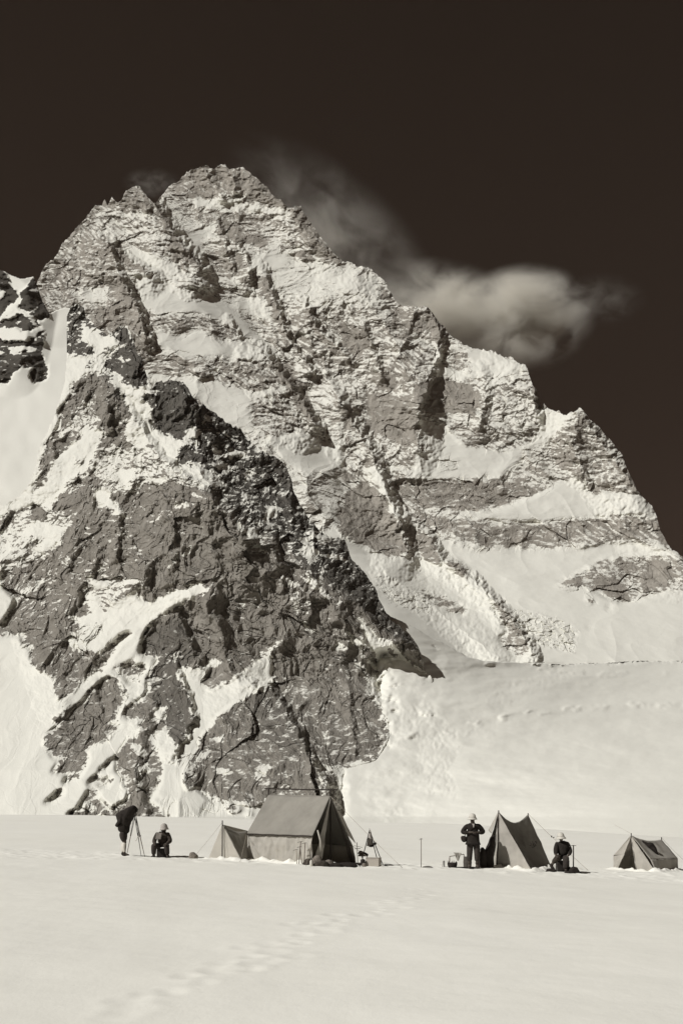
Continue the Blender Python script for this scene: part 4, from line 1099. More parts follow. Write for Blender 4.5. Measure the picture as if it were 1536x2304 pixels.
def face(parent, c, yaw=0.0):
    """nose, brow, mouth and eyes on the face plane under the hat"""
    Rz = Matrix.Rotation(yaw, 3, 'Z'); c = Vector(c)
    def P(x, y, z): return c + Rz @ Vector((x, y, z))
    bm = bmesh.new(); add_tube(bm, [P(0, -.086, .022), P(0, -.112, -.015), P(0, -.098, -.022)], .009, 6, .012); mesh_obj('nose', bm, m_skin, parent, True)
    bm = bmesh.new(); add_tube(bm, [P(-.022, -.090, -.048), P(0, -.093, -.047), P(.022, -.090, -.048)], .005, 6); mesh_obj('mouth', bm, m_under, parent, True)
    for s in (-1, 1):
        bm = bmesh.new(); bmesh.ops.create_uvsphere(bm, u_segments=8, v_segments=6, radius=.011, matrix=Matrix.Translation(P(s * .032, -.080, .012))); mesh_obj('eye', bm, m_under, parent, True)
        bm = bmesh.new(); add_tube(bm, [P(s * .080, 0, .02), P(s * .090, .012, .0), P(s * .080, 0, -.028)], .010, 6); mesh_obj('ear', bm, m_skin, parent, True)

def pith_helmet(parent, c, r=.13, mat=None, tilt=None, flop=0.0):
    mat = mat or m_hat
    bm = bmesh.new()
    add_lathe(bm, [(.005, .125), (.04, .120), (.075, .100), (.100, .065), (.108, .02), (.114, -.005), (r + .022, -.032), (r + .046, -.062 - flop), (r + .038, -.070 - flop), (.105, -.022)], c, 24, 1, 1.18, tilt)
    o = mesh_obj('sun_helmet', bm, mat, parent, True)
    bm = bmesh.new(); add_lathe(bm, [(.113, .012), (.116, .006), (.116, -.002), (.113, -.006)], c, 24, 1, 1.18, tilt)
    mesh_obj('hat_band', bm, m_hat_grey, o, True)
    return o

def standing_person():
    base = G(1064, 28.75)
    t = empty('person', base)
    tag(t, 'person standing in white helmet and dark jacket, hands together at the waist', 'person')
    k = 1.0
    nd = {'pel': (0, 0, .90, .13, .11), 'sp': (-.01, 0, 1.08, .13, .10), 'ch': (-.015, .0, 1.28, .15, .11), 'nk': (-.02, -.01, 1.42, .055), 'hd': (-.03, -.02, 1.52, .078, .09), 'ht': (-.03, -.01, 1.60, .08, .09)}
    ed = [('pel', 'sp'), ('sp', 'ch'), ('ch', 'nk'), ('nk', 'hd'), ('hd', 'ht')]
    for s, n in ((-1, 'l'), (1, 'r')):
        nd[n + 's'] = (-.015 + s * .18, 0, 1.34, .065); nd[n + 'e'] = (-.01 + s * .31, .03, 1.12, .05); nd[n + 'w'] = (s * .12, -.19, 1.13, .034); nd[n + 'p'] = (s * .05, -.235, 1.135, .034, .022)
        ed += [('ch', n + 's'), (n + 's', n + 'e'), (n + 'e', n + 'w'), (n + 'w', n + 'p')]
        finger_nodes(nd, ed, n, nd[n + 'p'][:3], n + 'p', (-s * 1.0, -.3, -.1), (-s * .1, -.2, -1))
        nd[n + 'h'] = (s * .09, 0, .86, .09); nd[n + 'k'] = (s * .115, -.03, .48, .062); nd[n + 'a'] = (s * .115, .01, .10, .045); nd[n + 'f'] = (s * .14, -.13, .045, .036)
        ed += [('pel', n + 'h'), (n + 'h', n + 'k'), (n + 'k', n + 'a'), (n + 'a', n + 'f')]
    skin('body', nd, ed, m_skin, t)
    face(t, (-.03, -.02, 1.535))
    jk = {'w': (-.01, .0, .94, .215, .17), 'hem': (-.01, 0, .78, .225, .18), 'm': (-.01, 0, 1.12, .20, .15), 'c': (-.015, 0, 1.28, .205, .155), 'n': (-.02, .01, 1.41, .10)}
    je = [('hem', 'w'), ('w', 'm'), ('m', 'c'), ('c', 'n')]
    for s, n in ((-1, 'l'), (1, 'r')):
        jk[n + 's'] = (-.015 + s * .19, 0, 1.335, .09); jk[n + 'e'] = (-.01 + s * .325, .03, 1.115, .092); jk[n + 'w'] = (s * .15, -.17, 1.125, .058)
        je += [('c', n + 's'), (n + 's', n + 'e'), (n + 'e', n + 'w')]
    skin('jacket', {k2: jk[k2] for k2 in ['w', 'hem', 'm', 'c', 'n', 'ls', 'le', 'lw', 'rs', 're', 'rw']}, je, m_wool, t, 2)
    patch('shirt', (-.055, -.155, 1.39), (.02, -.155, 1.39), (-.008, -.185, 1.27), (-.018, -.185, 1.27), (0, 0, 0), m_hat_grey, t, 6, 8, wr=.002, thick=.012)
    for s in (-1, 1):
        skin('trouser_leg', {'h': (s * .09, 0, .86, .115), 'k': (s * .115, -.03, .48, .098), 'c': (s * .115, -.0, .22, .078)}, [('h', 'k'), ('k', 'c')], m_trs, t, 2)
        skin('stocking', {'a': (s * .115, -.0, .24, .062), 'b': (s * .115, .01, .12, .050)}, [('a', 'b')], m_wool2, t, 1)
        skin('boot', {'a': (s * .115, .01, .12, .062), 'h': (s * .117, .02, .05, .055), 'm': (s * .13, -.09, .045, .052), 'f': (s * .14, -.18, .035, .038)}, [('a', 'h'), ('h', 'm'), ('m', 'f')], m_boot, t, 2)
    pith_helmet(t, (-.03, -.015, 1.585), .108)
    b0 = base + Vector((-.285, -.02, .93))
    bg_ = blob('satchel', [(-.085, .07), (.04, .085), (.09, .02), (.06, -.09), (-.03, -.10), (-.09, -.03)], 0, .16, m_black, None, 14, .008)
    bg_.location = b0; tag(bg_, 'dark satchel hanging at the hip of the standing person in the white helmet', 'satchel')
    tube('strap', [Vector((0, -.06, .06)), Vector((.06, -.12, .2)), Vector((.22, -.15, .40)), Vector((.33, -.05, .46))], .012, m_black, bg_)
standing_person()

def seated_person_front():
    base = G(366, 30.0)
    t = empty('person', base)
    tag(t, 'person in a pale brimmed hat sitting beside the tripod camera, hands on the knees', 'person')
    nd = {'pel': (0, .06, .40, .13), 'sp': (0, .05, .55, .13, .10), 'ch': (0, .0, .72, .14, .11), 'nk': (.03, -.03, .84, .05), 'hd': (.05, -.06, .93, .075, .085), 'ht': (.055, -.05, 1.00, .075, .085)}
    ed = [('pel', 'sp'), ('sp', 'ch'), ('ch', 'nk'), ('nk', 'hd'), ('hd', 'ht')]
    for s, n in ((-1, 'l'), (1, 'r')):
        nd[n + 's'] = (s * .17, .0, .78, .062); nd[n + 'e'] = (s * .25, -.03, .54, .048); nd[n + 'w'] = (s * .19, -.30, .47, .034); nd[n + 'p'] = (s * .18, -.38, .455, .034, .022)
        ed += [('ch', n + 's'), (n + 's', n + 'e'), (n + 'e', n + 'w'), (n + 'w', n + 'p')]
        finger_nodes(nd, ed, n, nd[n + 'p'][:3], n + 'p', (-s * .1, -1, -.25), (0, -.3, -1))
        nd[n + 'h'] = (s * .11, .04, .38, .09); nd[n + 'k'] = (s * .20, -.38, .40, .066); nd[n + 'a'] = (s * .22, -.30, .09, .045); nd[n + 'f'] = (s * .25, -.44, .04, .034)
        ed += [('pel', n + 'h'), (n + 'h', n + 'k'), (n + 'k', n + 'a'), (n + 'a', n + 'f')]
    skin('body', nd, ed, m_skin, t)
    face(t, (.05, -.06, .95), .1)
    jk = {'w': (0, .05, .44, .20, .17), 'm': (0, .03, .58, .20, .15), 'c': (0, 0, .72, .20, .15), 'n': (.025, -.01, .83, .09)}
    je = [('w', 'm'), ('m', 'c'), ('c', 'n')]
    for s, n in ((-1, 'l'), (1, 'r')):
        jk[n + 's'] = (s * .18, 0, .775, .085); jk[n + 'e'] = (s * .26, -.04, .53, .075); jk[n + 'w'] = (s * .20, -.27, .48, .055)
        je += [('c', n + 's'), (n + 's', n + 'e'), (n + 'e', n + 'w')]
    skin('jacket', jk, je, m_wool2, t, 2)
    # sunlight on the seated person's left front, put in as a paler panel
    patch('sunlit_jersey', (-.16, -.135, .80), (.02, -.165, .80), (-.02, -.175, .60), (-.20, -.135, .60), (0, 0, 0), m_tweed_lit, t, 10, 10, wr=.008, thick=.02)
    for s in (-1, 1):
        skin('trouser_leg', {'h': (s * .11, .04, .38, .11), 'k': (s * .20, -.39, .41, .095), 'm': (s * .21, -.35, .22, .085), 'a': (s * .22, -.31, .10, .075)}, [('h', 'k'), ('k', 'm'), ('m', 'a')], m_trs, t, 2)
        skin('boot', {'a': (s * .22, -.30, .12, .062), 'h': (s * .225, -.29, .05, .055), 'm': (s * .24, -.40, .045, .052), 'f': (s * .26, -.48, .035, .038)}, [('a', 'h'), ('h', 'm'), ('m', 'f')], m_boot, t, 2)
    pith_helmet(t, (.058, -.05, .985), .10, m_hat_grey, Matrix.Rotation(R(-7), 3, 'Y'), .02)
    bm = bmesh.new(); add_box(bm, (0, 0, .15), (.34, .30, .30), 0, .012); add_box(bm, (0, 0, .305), (.36, .32, .02), 0, .004)
    s_ = mesh_obj('seat_box', bm, m_tin); s_.location = base + Vector((0, .06, -.01))
    tag(s_, 'dark box that the person beside the tripod camera sits on', 'box')
seated_person_front()

def seated_person_right():
    base = G(1264, 28.9)
    t = empty('person', base)
    tag(t, 'person in white helmet and dark coat sitting right of the two peaked tent', 'person')
    nd = {'pel': (.02, .04, .46, .13), 'sp': (.02, .04, .62, .13, .10), 'ch': (.0, .0, .82, .14, .11), 'nk': (-.03, -.04, .95, .05), 'hd': (-.06, -.07, 1.04, .075, .085), 'ht': (-.06, -.06, 1.11, .075, .085)}
    ed = [('pel', 'sp'), ('sp', 'ch'), ('ch', 'nk'), ('nk', 'hd'), ('hd', 'ht')]
    A = {'l': dict(s=(-.17, 0, .88), e=(-.22, -.08, .66), w=(-.26, -.28, .52), p=(-.27, -.35, .50)), 'r': dict(s=(.17, .02, .88), e=(.25, .0, .62), w=(.14, -.22, .52), p=(.09, -.28, .50))}
    for n, s in (('l', -1), ('r', 1)):
        a = A[n]
        nd[n + 's'] = (*a['s'], .06); nd[n + 'e'] = (*a['e'], .05); nd[n + 'w'] = (*a['w'], .034); nd[n + 'p'] = (*a['p'], .034, .022)
        ed += [('ch', n + 's'), (n + 's', n + 'e'), (n + 'e', n + 'w'), (n + 'w', n + 'p')]
        finger_nodes(nd, ed, n, a['p'], n + 'p', (-s * .2, -1, -.2), (0, -.3, -1))
    nd.update({'lh': (-.08, 0, .42, .09), 'lk': (-.22, -.33, .46, .065), 'la': (-.40, -.28, .22, .045), 'lf': (-.34, -.34, .10, .034),
               'rh': (.10, 0, .42, .09), 'rk': (.03, -.36, .40, .066), 'ra': (.04, -.32, .09, .045), 'rf': (.0, -.46, .04, .034)})
    ed += [('pel', 'lh'), ('lh', 'lk'), ('lk', 'la'), ('la', 'lf'), ('pel', 'rh'), ('rh', 'rk'), ('rk', 'ra'), ('ra', 'rf')]
    skin('body', nd, ed, m_skin, t)
    face(t, (-.06, -.07, 1.06), -.5)
    jk = {'w': (.03, .02, .46, .225, .20), 'm': (.02, .02, .66, .205, .17), 'c': (0, 0, .82, .20, .16), 'n': (-.03, -.02, .94, .10)}
    je = [('w', 'm'), ('m', 'c'), ('c', 'n')]
    for n in 'lr':
        a = A[n]
        jk[n + 's'] = (*a['s'], .085); jk[n + 'e'] = (*a['e'], .078); jk[n + 'w'] = (*(Vector(a['w']) * .9 + Vector(a['e']) * .1), .055)
        je += [('c', n + 's'), (n + 's', n + 'e'), (n + 'e', n + 'w')]
    skin('coat', jk, je, m_wool, t, 2)
    skin('trouser_leg', {'h': (.10, 0, .42, .12), 'k': (.03, -.36, .42, .10), 'm': (.03, -.33, .22, .10), 'a': (.03, -.32, .09, .095)}, [('h', 'k'), ('k', 'm'), ('m', 'a')], m_trs, t, 2)
    skin('trouser_leg', {'h': (-.08, 0, .42, .12), 'k': (-.22, -.34, .47, .09), 'a': (-.36, -.29, .28, .075)}, [('h', 'k'), ('k', 'a')], m_wool2, t, 2)
    skin('boot', {'a': (.04, -.32, .12, .062), 'h': (.04, -.31, .05, .055), 'm': (.02, -.42, .045, .052), 'f': (.0, -.50, .035, .038)}, [('a', 'h'), ('h', 'm'), ('m', 'f')], m_boot, t, 2)
    skin('boot', {'a': (-.37, -.29, .27, .06), 'h': (-.42, -.28, .21, .058), 'm': (-.37, -.32, .14, .052), 'f': (-.32, -.35, .08, .036)}, [('a', 'h'), ('h', 'm'), ('m', 'f')], m_boot, t, 2)
    pith_helmet(t, (-.065, -.06, 1.095), .115, None, Matrix.Rotation(R(-5), 3, 'Y'), .01)
    bm = bmesh.new(); add_box(bm, (0, 0, .17), (.36, .30, .34), 0, .012); add_box(bm, (0, 0, .345), (.38, .32, .02), 0, .004)
    s_ = mesh_obj('seat_box', bm, m_tin); s_.location = base + Vector((.03, .10, -.01))
    tag(s_, 'dark box under the seated person in the dark coat, right of the two peaked tent', 'box')
    bx = blob('kit_box', [(-.15, -.01), (.15, -.01), (.11, .10), (-.10, .11), (-.14, .06)], 0, .26, m_black, None, 33, .006)
    bx.location = G(1239, 28.5, 0); tag(bx, 'low dark kit bag on the snow under the raised boot of the seated person', 'bag')
seated_person_right()

def photographer():
    base = G(285, 30.0)
    t = empty('person', base)
    tag(t, 'person in breeches and pale stockings bending under the black cloth of the tripod camera', 'person')
    nd = {'pel': (-.10, .03, .84, .13), 'sp': (-.08, .03, 1.0, .13, .11), 'ch': (.0, .02, 1.20, .14, .11), 'nk': (.09, 0, 1.33, .055), 'hd': (.16, 0, 1.40, .08), 'ht': (.20, 0, 1.44, .075)}
    ed = [('pel', 'sp'), ('sp', 'ch'), ('ch', 'nk'), ('nk', 'hd'), ('hd', 'ht')]
    for s, n in ((-1, 'l'), (1, 'r')):
        nd[n + 's'] = (.0, s * .17, 1.26, .06); nd[n + 'e'] = (-.06 if s < 0 else .05, s * .22, 1.20, .048); nd[n + 'w'] = (.14, s * .14, 1.34, .034); nd[n + 'p'] = (.19, s * .10, 1.39, .034, .022)
        ed += [('ch', n + 's'), (n + 's', n + 'e'), (n + 'e', n + 'w'), (n + 'w', n + 'p')]
        finger_nodes(nd, ed, n, nd[n + 'p'][:3], n + 'p', (.8, -s * .5, .2), (0, -s, 0))
        nd[n + 'h'] = (-.10, s * .09, .80, .09); nd[n + 'k'] = (-.10 + .07 * (s < 0), s * .11, .47, .062); nd[n + 'a'] = (-.15 + .11 * (s < 0), s * .11, .10, .042); nd[n + 'f'] = (-.03 + .10 * (s < 0), s * .13, .045, .034)
        ed += [('pel', n + 'h'), (n + 'h', n + 'k'), (n + 'k', n + 'a'), (n + 'a', n + 'f')]
    skin('body', nd, ed, m_skin, t)
    for s in (-1, 1):
        o = .07 * (s < 0); q = .11 * (s < 0)
        skin('breeches_leg', {'h': (-.10, s * .09, .82, .13), 'm': (-.10, s * .10, .62, .115), 'k': (-.10 + o, s * .11, .46, .085)}, [('h', 'm'), ('m', 'k')], m_trs, t, 2)
        skin('stocking', {'k': (-.10 + o, s * .11, .47, .066), 'c': (-.14 + o * 1.2, s * .11, .32, .066), 'a': (-.15 + q, s * .11, .12, .048)}, [('k', 'c'), ('c', 'a')], m_sock, t, 2)
        skin('boot', {'a': (-.15 + q, s * .11, .14, .062), 'h': (-.155 + q, s * .11, .05, .056), 'm': (-.06 + q, s * .12, .045, .054), 'f': (.02 + q, s * .13, .035, .038)}, [('a', 'h'), ('h', 'm'), ('m', 'f')], m_boot, t, 2)
    blob('jacket', [(.0, 1.42), (-.14, 1.36), (-.22, 1.2), (-.24, 1.0), (-.27, .86), (-.12, .72), (.06, .74), (.10, .95), (.13, 1.2), (.10, 1.36)], 0, .50, m_wool, t, 51, .018)
    # black focusing cloth: a thing of its own, draped over head, back and camera
    cl = blob('focusing_cloth', [(.30, 1.60), (.22, 1.635), (.10, 1.60), (-.06, 1.51), (-.20, 1.44), (-.33, 1.30), (-.28, 1.14), (-.34, .98), (-.27, .93), (-.16, 1.0), (-.02, .92), (.12, 1.02), (.20, 1.22), (.27, 1.36), (.31, 1.50)], 0, .66, m_black, None, 52, .022)
    cl.location = base; tag(cl, 'black focusing cloth draped over the back of the bending person and the tripod camera', 'cloth')
    # camera and tripod
    c = Vector((.28, 0, 1.50))
    k = empty('plate_camera', base + Vector((.27, 0, 0)))
    tag(k, 'plate camera on a tall wooden tripod, half hidden by the black focusing cloth', 'camera')
    bm = bmesh.new(); add_box(bm, (-.02, 0, 1.49), (.10, .22, .20), 0, .01); mesh_obj('camera_body', bm, m_pole_dark, k)
    bm = bmesh.new()
    for i in range(5): add_box(bm, (.035 + i * .008, 0, 1.49), (.006, .17 - .012 * (i % 2) - i * .006, .16 - .012 * (i % 2) - i * .006), 0, 0)
    mesh_obj('bellows', bm, m_black, k)
    bm = bmesh.new(); add_tube(bm, [(.07, 0, 1.49), (.11, 0, 1.49)], .032, 14); mesh_obj('lens', bm, m_metal, k, True)
    bm = bmesh.new(); add_lathe(bm, [(.02, 1.30), (.05, 1.32), (.06, 1.37), (.06, 1.39)], (0, 0, 0), 12); mesh_obj('tripod_head', bm, m_metal, k, True)
    tops = Vector((0, 0, 1.35))
    for i, (ex, ey, w) in enumerate(((-.21, -.30, .010), (.38, -.28, .014), (.10, .48, .010))):
        e = Vector((ex, ey, -.03)); md_ = tops.lerp(e, .5)
        leg = tube('tripod_leg', [md_ - (e - tops) * .06, e], w + .003, m_pole, k, r2=.008)
        sd = Vector((-(e - tops).y, (e - tops).x, 0)).normalized() * .028
        bm = bmesh.new(); add_tube(bm, [tops + sd, md_ + sd * .5], .010, 6); add_tube(bm, [tops - sd, md_ - sd * .5], .010, 6)
        mesh_obj('upper_rails', bm, m_pole_dark, leg, True)
        if i == 1:
            bm = bmesh.new(); add_lathe(bm, [(.01, -.03), (.03, -.02), (.034, .02), (.01, .03)], md_, 10); mesh_obj('clamp', bm, m_metal, leg, True)
            tube('strap', [md_, md_ + Vector((-.06, -.02, -.03)), md_ + Vector((-.10, -.02, -.13)), md_ + Vector((-.15, -.02, -.17))], .007, m_rope, leg)
photographer()

# ---------------------------------------------------------------- loose gear
def solo(name, label, cat, loc, bm, mat, smooth=False, group=None):
    o = mesh_obj(name, bm, mat, None, smooth); o.location = loc
    return tag(o, label, cat, group)

o = blob('stone', [(-.14, .06), (-.10, .20), (.0, .22), (.09, .16), (.15, .08), (.13, .0), (.0, -.03), (-.10, -.02)], 0, .26, m_sack, None, 61, .012)
o.location = G(435, 29.6, 0); tag(o, 'rounded pale bundle lying alone on the snow between the seated person and the large tent', 'bundle')

# thin dark tube along the snow from the tripod to the bundle
P = [G(288 + i * 9.5, 30.0 - .3 * math.sin(i * .9) * .5, .008) for i in range(16)]
b0 = P[0].copy(); bm = bmesh.new(); add_tube(bm, [p - b0 for p in P], .010, 5)
solo('streak', 'thin dark streak lying on the snow from the tripod foot to the rounded bundle', 'streak', b0, bm, m_wool2, True)

def ice_axe(px, d, top_py, label, r=.014, mat=None, headw=.26, lean=0.0):
    b0 = G(px, d); h = at(px, top_py, d).z - b0.z
    t = empty('ice_axe', b0); tag(t, label, 'ice axe')
    tube('shaft', [(0, 0, -.05), (lean, 0, h)], r, mat or m_pole, t, r2=r * .9)
    bm = bmesh.new(); add_tube(bm, [(lean - headw * .62, 0, h - .03), (lean - headw * .3, 0, h + .005), (lean, 0, h + .012)], .005, 6, .012); add_tube(bm, [(lean, 0, h + .012), (lean + headw * .38, 0, h + .002)], .012, 6, .008)
    mesh_obj('axe_head', bm, m_metal, t, True)
    return t
ice_axe(947, 28.6, 1888, 'slender ice axe standing alone in the snow between the large tent and the standing person', .011, m_pole, .10)
ice_axe(1289, 28.7, 1903, 'stout dark ice axe standing upright at the right of the seated person in the coat', .020, m_pole_dark, .22)
for i, (px, d, w, h, m, lab) in enumerate(((1290, 28.5, .15, .20, m_black, 'round dark bundle at the foot of the stout ice axe'), (1278, 29.0, .10, .17, m_wool2, 'small upright brown bundle between the seated person in the coat and the stout ice axe'), (1281, 28.4, .16, .07, m_black, 'low dark sack in front of the small upright brown bundle'), (1306, 28.7, .26, .05, m_wool2, 'flat ragged cloth spread on the snow right of the stout ice axe'))):
    o = blob('bundle', [(-w, -.02), (w, -.02), (w * .9, h * .6), (w * .3, h), (-w * .4, h * .95), (-w * .95, h * .5)], 0, w * 1.6, m, None, 70 + i, .018, sc=.08)
    o.location = G(px, d); tag(o, lab, 'bundle')

# between axe and standing person: pegs, basket, frame with cloth, kit bags
for i, (px, l_) in enumerate(((994.5, 'thin tilted peg, the left of two stuck in the snow left of the dark basket'), (999, 'thicker upright peg, the right of two stuck in the snow left of the dark basket'))):
    b0 = G(px, 29.6); bm = bmesh.new(); add_tube(bm, [(0, 0, -.05), (.03 - .03 * i, 0, .20)], .010 + .006 * i, 7)
    solo('peg', l_, 'peg', b0, bm, m_pole_dark, True, 'pegs left of the dark basket')
b0 = G(1017, 28.9)
t = empty('basket', b0); tag(t, 'dark spiky topped wicker basket on the snow left of the standing person', 'basket')
bm = bmesh.new(); add_lathe(bm, [(.10, -.02), (.135, .04), (.155, .12), (.150, .16), (.13, .15), (.10, .03)], (0, 0, 0), 20); mesh_obj('wicker_bowl', bm, m_black, t, True)
bm = bmesh.new()
for k in range(11):
    a = k * .571; add_tube(bm, [(.13 * math.cos(a), .13 * math.sin(a), .13), (.145 * math.cos(a), .145 * math.sin(a), .185 + .02 * (k % 3))], .016, 6, .005)
mesh_obj('rim_spikes', bm, m_black, t, True)
b0 = G(1026, 30.2)
t = empty('drying_frame', b0); tag(t, 'light wooden frame with a cloth hung in its middle behind the dark basket', 'frame')
tp = [at(1011, 1927, 30.2) - b0, at(1043, 1922, 30.2) - b0]
tube('post', [(tp[0].x, 0, -.05), tp[0]], .013, m_pole, t); tube('post', [(tp[1].x, 0, -.05), tp[1]], .013, m_pole, t)
tube('crossbar', [tp[0], tp[1]], .012, m_pole, t)
bm = bmesh.new(); add_tube(bm, [(tp[0].x, .22, -.03), tp[0] + Vector((0, .02, 0))], .010, 6); mesh_obj('brace', bm, m_pole, t, True)
q = at(1028, 1919, 30.15) - b0
cl = patch('hung_cloth', q + Vector((-.12, -.03, .02)), q + Vector((.13, -.03, .0)), q + Vector((.03, -.05, -.25)), q + Vector((.0, -.05, -.25)), (0, 0, 0), m_canvas, None, 10, 10, wr=.03, wsc=.1, seed=81, thick=.02)
cl.location = b0; tag(cl, 'small pale cloth hanging in folds from the light wooden frame', 'cloth')
bm = bmesh.new(); add_lathe(bm, [(.11, -.02), (.125, .05), (.135, .17), (.125, .30), (.112, .34), (.10, .345), (.095, .32)], (0, 0, 0), 20)
solo('keg', 'dark grey upright keg just left of the legs of the standing person', 'keg', G(1051, 29.4), bm, m_sack and simple_mat("stained_keg", (.075, .066, .058), .8, .3, 10, .4, .006), True)
bm = bmesh.new(); add_box(bm, (0, 0, .02), (.62, .25, .05), .1, .008)
solo('board', 'flat dark board on the snow between the dark basket and the keg', 'board', G(1045, 28.9, 0), bm, m_tin)

for i, (o_, px, d, lab) in enumerate((([(-.20, -.02), (.16, -.02), (.20, .45), (.24, .95), (.12, 1.0), (.02, .74), (-.10, .55), (-.20, .50), (-.17, .2)], 1096, 29.35, 'tall dark heap of clothing stacked against the doorway of the two peaked tent'),
                                     ([(-.13, -.02), (.12, -.02), (.12, .42), (.06, .60), (-.02, .64), (-.06, .50), (-.12, .42)], 1084, 29.2, 'ragged black rucksack between the standing person and the tall heap of clothing'))):
    o = blob('clothing_heap' if i == 0 else 'rucksack', o_, 0, .35, m_black, None, 90 + i, .025, sc=.11)
    o.location = G(px, d); tag(o, lab, 'clothing' if i == 0 else 'rucksack')

# in front of the large tent
axes = [(668, -.03, .42, 'ice axe leaning on the tent wall, leftmost of the row'), (672, .05, .66, 'ice axe leaning on the tent wall, second from the left of the row'), (679, -.06, .50, 'ice axe leaning on the tent wall, third of the row and tilted left'), (684, .02, .62, 'ice axe leaning on the tent wall, rightmost of the row')]
for i, (px, ln, h, lab) in enumerate(axes):
    b0 = G(px, 27.6); t = empty('ice_axe', b0); tag(t, lab, 'ice axe', 'ice axes leaning on the large tent')
    tube('shaft', [(0, 0, -.04), (ln, .18, h)], .013, m_pole if i % 2 else m_pole_pale, t)
    bm = bmesh.new(); add_tube(bm, [(ln - .09, .18, h - .02), (ln, .18, h + .01), (ln + .05, .18, h)], .008, 6); mesh_obj('axe_head', bm, m_metal, t, True)
sacks = [(694, 27.5, .16, .20, m_wool2, 'brown sack right of the row of ice axes at the large tent'), (713, 27.3, .17, .30, m_sack, 'upright grey sack at the left side of the doorway of the large tent'), (724, 27.1, .20, .17, m_wool2, 'dark brown bedroll lying before the doorway of the large tent'),
         (738, 27.3, .17, .20, m_sack, 'plump light brown sack in the middle of the doorway of the large tent'), (752, 27.2, .24, .12, m_black, 'low black kitbag lying in the doorway of the large tent'), (776, 27.4, .34, .14, m_black, 'long black bedding roll at the right of the doorway of the large tent'), (796, 28.2, .17, .11, m_black, 'small black bundle at the right foot of the large tent')]
for i, (px, d, w, h, m, lab) in enumerate(sacks):
    o = blob('sack', [(-w, -.02), (w, -.02), (w * 1.02, h * .5), (w * .45, h), (-w * .3, h * .97), (-w * .98, h * .55)], 0, w * 1.5, m, None, 110 + i, .022, sc=.1)
    o.location = G(px, d); tag(o, lab, 'sack')
bm = bmesh.new(); add_lathe(bm, [(.045, 0), (.052, .03), (.048, .14), (.03, .17), (.028, .19)], (0, 0, 0), 14)
solo('flask', 'small white flask standing on the snow at the left of the tent doorway', 'flask', G(700.5, 27.1, -.01), bm, m_hat, True)

# cooking rack, tripod with conical cloth, box
b0 = G(812, 29.4)
t = empty('cooking_rack', b0); tag(t, 'spindly rack of crossed sticks piled with small gear right of the large tent', 'rack')
for k, (x0, x1, h) in enumerate(((-.10, -.13, .72), (-.04, .10, .40), (.12, -.02, .42), (.10, .22, .36))):
    tube('stick', [(x0, 0, -.04), (x1, .03 * k, h)], .012 if k else .010, m_pole_pale if k == 0 else m_pole_dark, t)
bm = bmesh.new(); add_tube(bm, [(-.20, 0, .52), (-.02, 0, .53)], .008, 6); add_tube(bm, [(-.22, 0, .62), (.04, .02, .56)], .006, 6); mesh_obj('cross_stick', bm, m_pole_dark, t, True)
for k, (x, z, w) in enumerate(((.0, .40, .09), (.08, .36, .11), (.02, .32, .10), (.16, .33, .06))):
    g_ = blob('tangled_gear', [(x - w, z - .04), (x + w, z - .03), (x + w * .8, z + .03), (x - w * .2, z + .06), (x - w * .9, z + .02)], 0, .14, m_wool2 if k % 2 else m_sack, t, 130 + k, .015, sc=.05)
b0 = G(836, 29.6)
t = empty('gear_tripod', b0); tag(t, 'wooden tripod with a pale conical cloth pulled over its top, beside the pale box', 'tripod')
ap = at(831, 1868, 29.6) - b0
for k, (px, py, dy) in enumerate(((818, 1912, -.1), (852, 1930, -.3), (862, 1935, .0))):
    e = (at(px, py, 29.6 + dy) - b0); e2 = G(px - 2 if k == 0 else px, 29.6 + dy) - b0 if k else G(811, 29.8) - b0
    tube('tripod_leg', [ap, e2 - Vector((0, 0, .03))], .013, m_pole_dark, t)
tube('spike', [ap, ap + Vector((.0, 0, .06))], .006, m_pole_dark, t)
bm = bmesh.new(); add_lathe(bm, [(.005, 0.0), (.03, -.10), (.075, -.30), (.105, -.50), (.10, -.51), (.02, -.12)], ap + Vector((.02, -.02, .02)), 16, 1, .7); bm.normal_update(); rough(bm, .012, .12, 4)
co = mesh_obj('cone_cloth', bm, m_hat_grey, None, True); co.location = b0
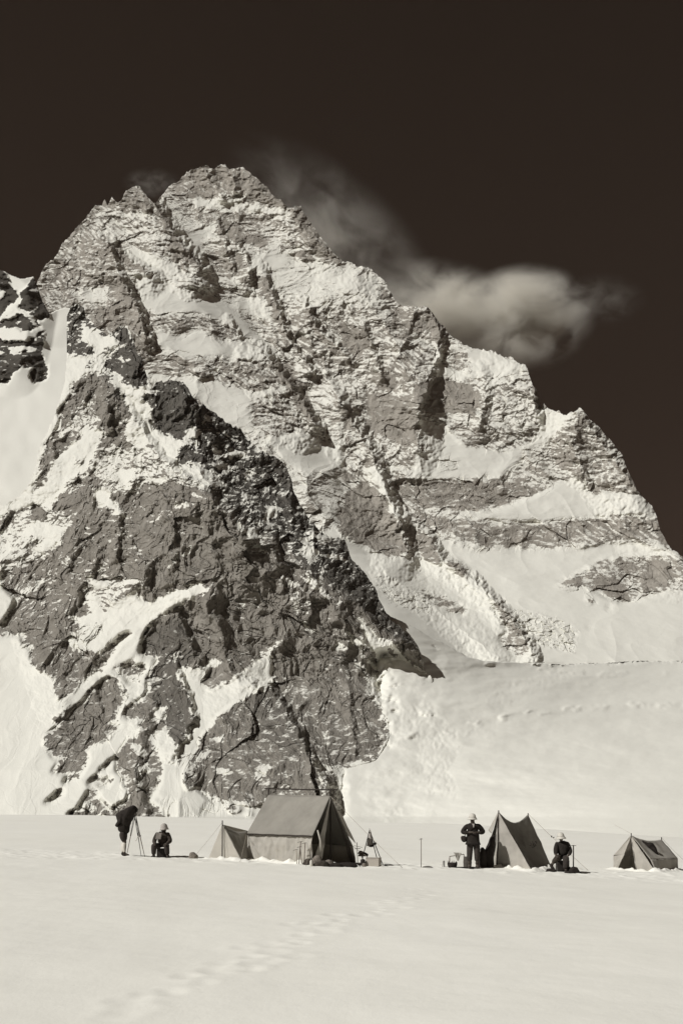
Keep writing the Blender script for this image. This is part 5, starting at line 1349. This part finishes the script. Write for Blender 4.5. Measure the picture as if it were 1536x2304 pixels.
tag(co, 'pale conical cloth hanging over the top of the gear tripod', 'cloth')
g_ = blob('glove', [(-.09, -.02), (.0, -.03), (.08, .0), (.09, .06), (.03, .05), (-.05, .02)], 0, .06, m_black, None, 140, .008); g_.location = b0 + ap + Vector((.06, -.13, -.50))
tag(g_, 'small black glove hung at the lower edge of the conical cloth', 'glove')
g_ = blob('strap_knot', [(-.04, -.03), (.04, -.04), (.05, .03), (-.03, .04)], 0, .05, m_black, t, 141, .006); g_.location = at(843, 1898, 29.5) - b0
t = empty('wooden_box', G(840, 28.7)); tag(t, 'pale wooden provision box on the snow at the foot of the gear tripod', 'box')
bm = bmesh.new(); add_box(bm, (0, 0, .12), (.42, .26, .25), -.35, .008); mesh_obj('box_body', bm, m_box, t)
bm = bmesh.new(); add_box(bm, (0, 0, .252), (.435, .275, .018), -.35, .004); mesh_obj('box_lid', bm, m_box, t)
bm = bmesh.new(); add_lathe(bm, [(.07, -.01), (.072, .17), (.066, .19), (.03, .195), (.03, .21)], (0, 0, 0), 16)
solo('tin_can', 'tall dark tin can on the left of the pale wooden box', 'can', G(816, 28.6), bm, m_tin, True)
bm = bmesh.new(); add_lathe(bm, [(.02, -.02), (.055, .0), (.07, .05), (.055, .10), (.02, .12)], (0, 0, 0), 16)
solo('round_pot', 'round grey pot in front of the tall dark tin can', 'pot', G(819, 28.2), bm, m_sack, True)
bm = bmesh.new(); add_tube(bm, [(0, 0, -.03), (.01, 0, .05)], .018, 8)
solo('stake', 'short stake end in the snow right of the pale wooden box', 'stake', G(866, 28.8), bm, m_pole_dark, True)
o = blob('rag', [(-.16, -.01), (.16, -.01), (.13, .03), (-.1, .035)], 0, .2, m_wool2, None, 150, .01); o.location = G(872, 29.6); tag(o, 'flat brown rag on the snow right of the gear tripod', 'rag')
o = blob('rag', [(-.14, -.01), (.16, -.01), (.1, .03), (-.1, .035)], 0, .2, m_wool2, None, 151, .01); o.location = G(961, 28.5); tag(o, 'flat brown rag on the snow just right of the slender lone ice axe', 'rag')
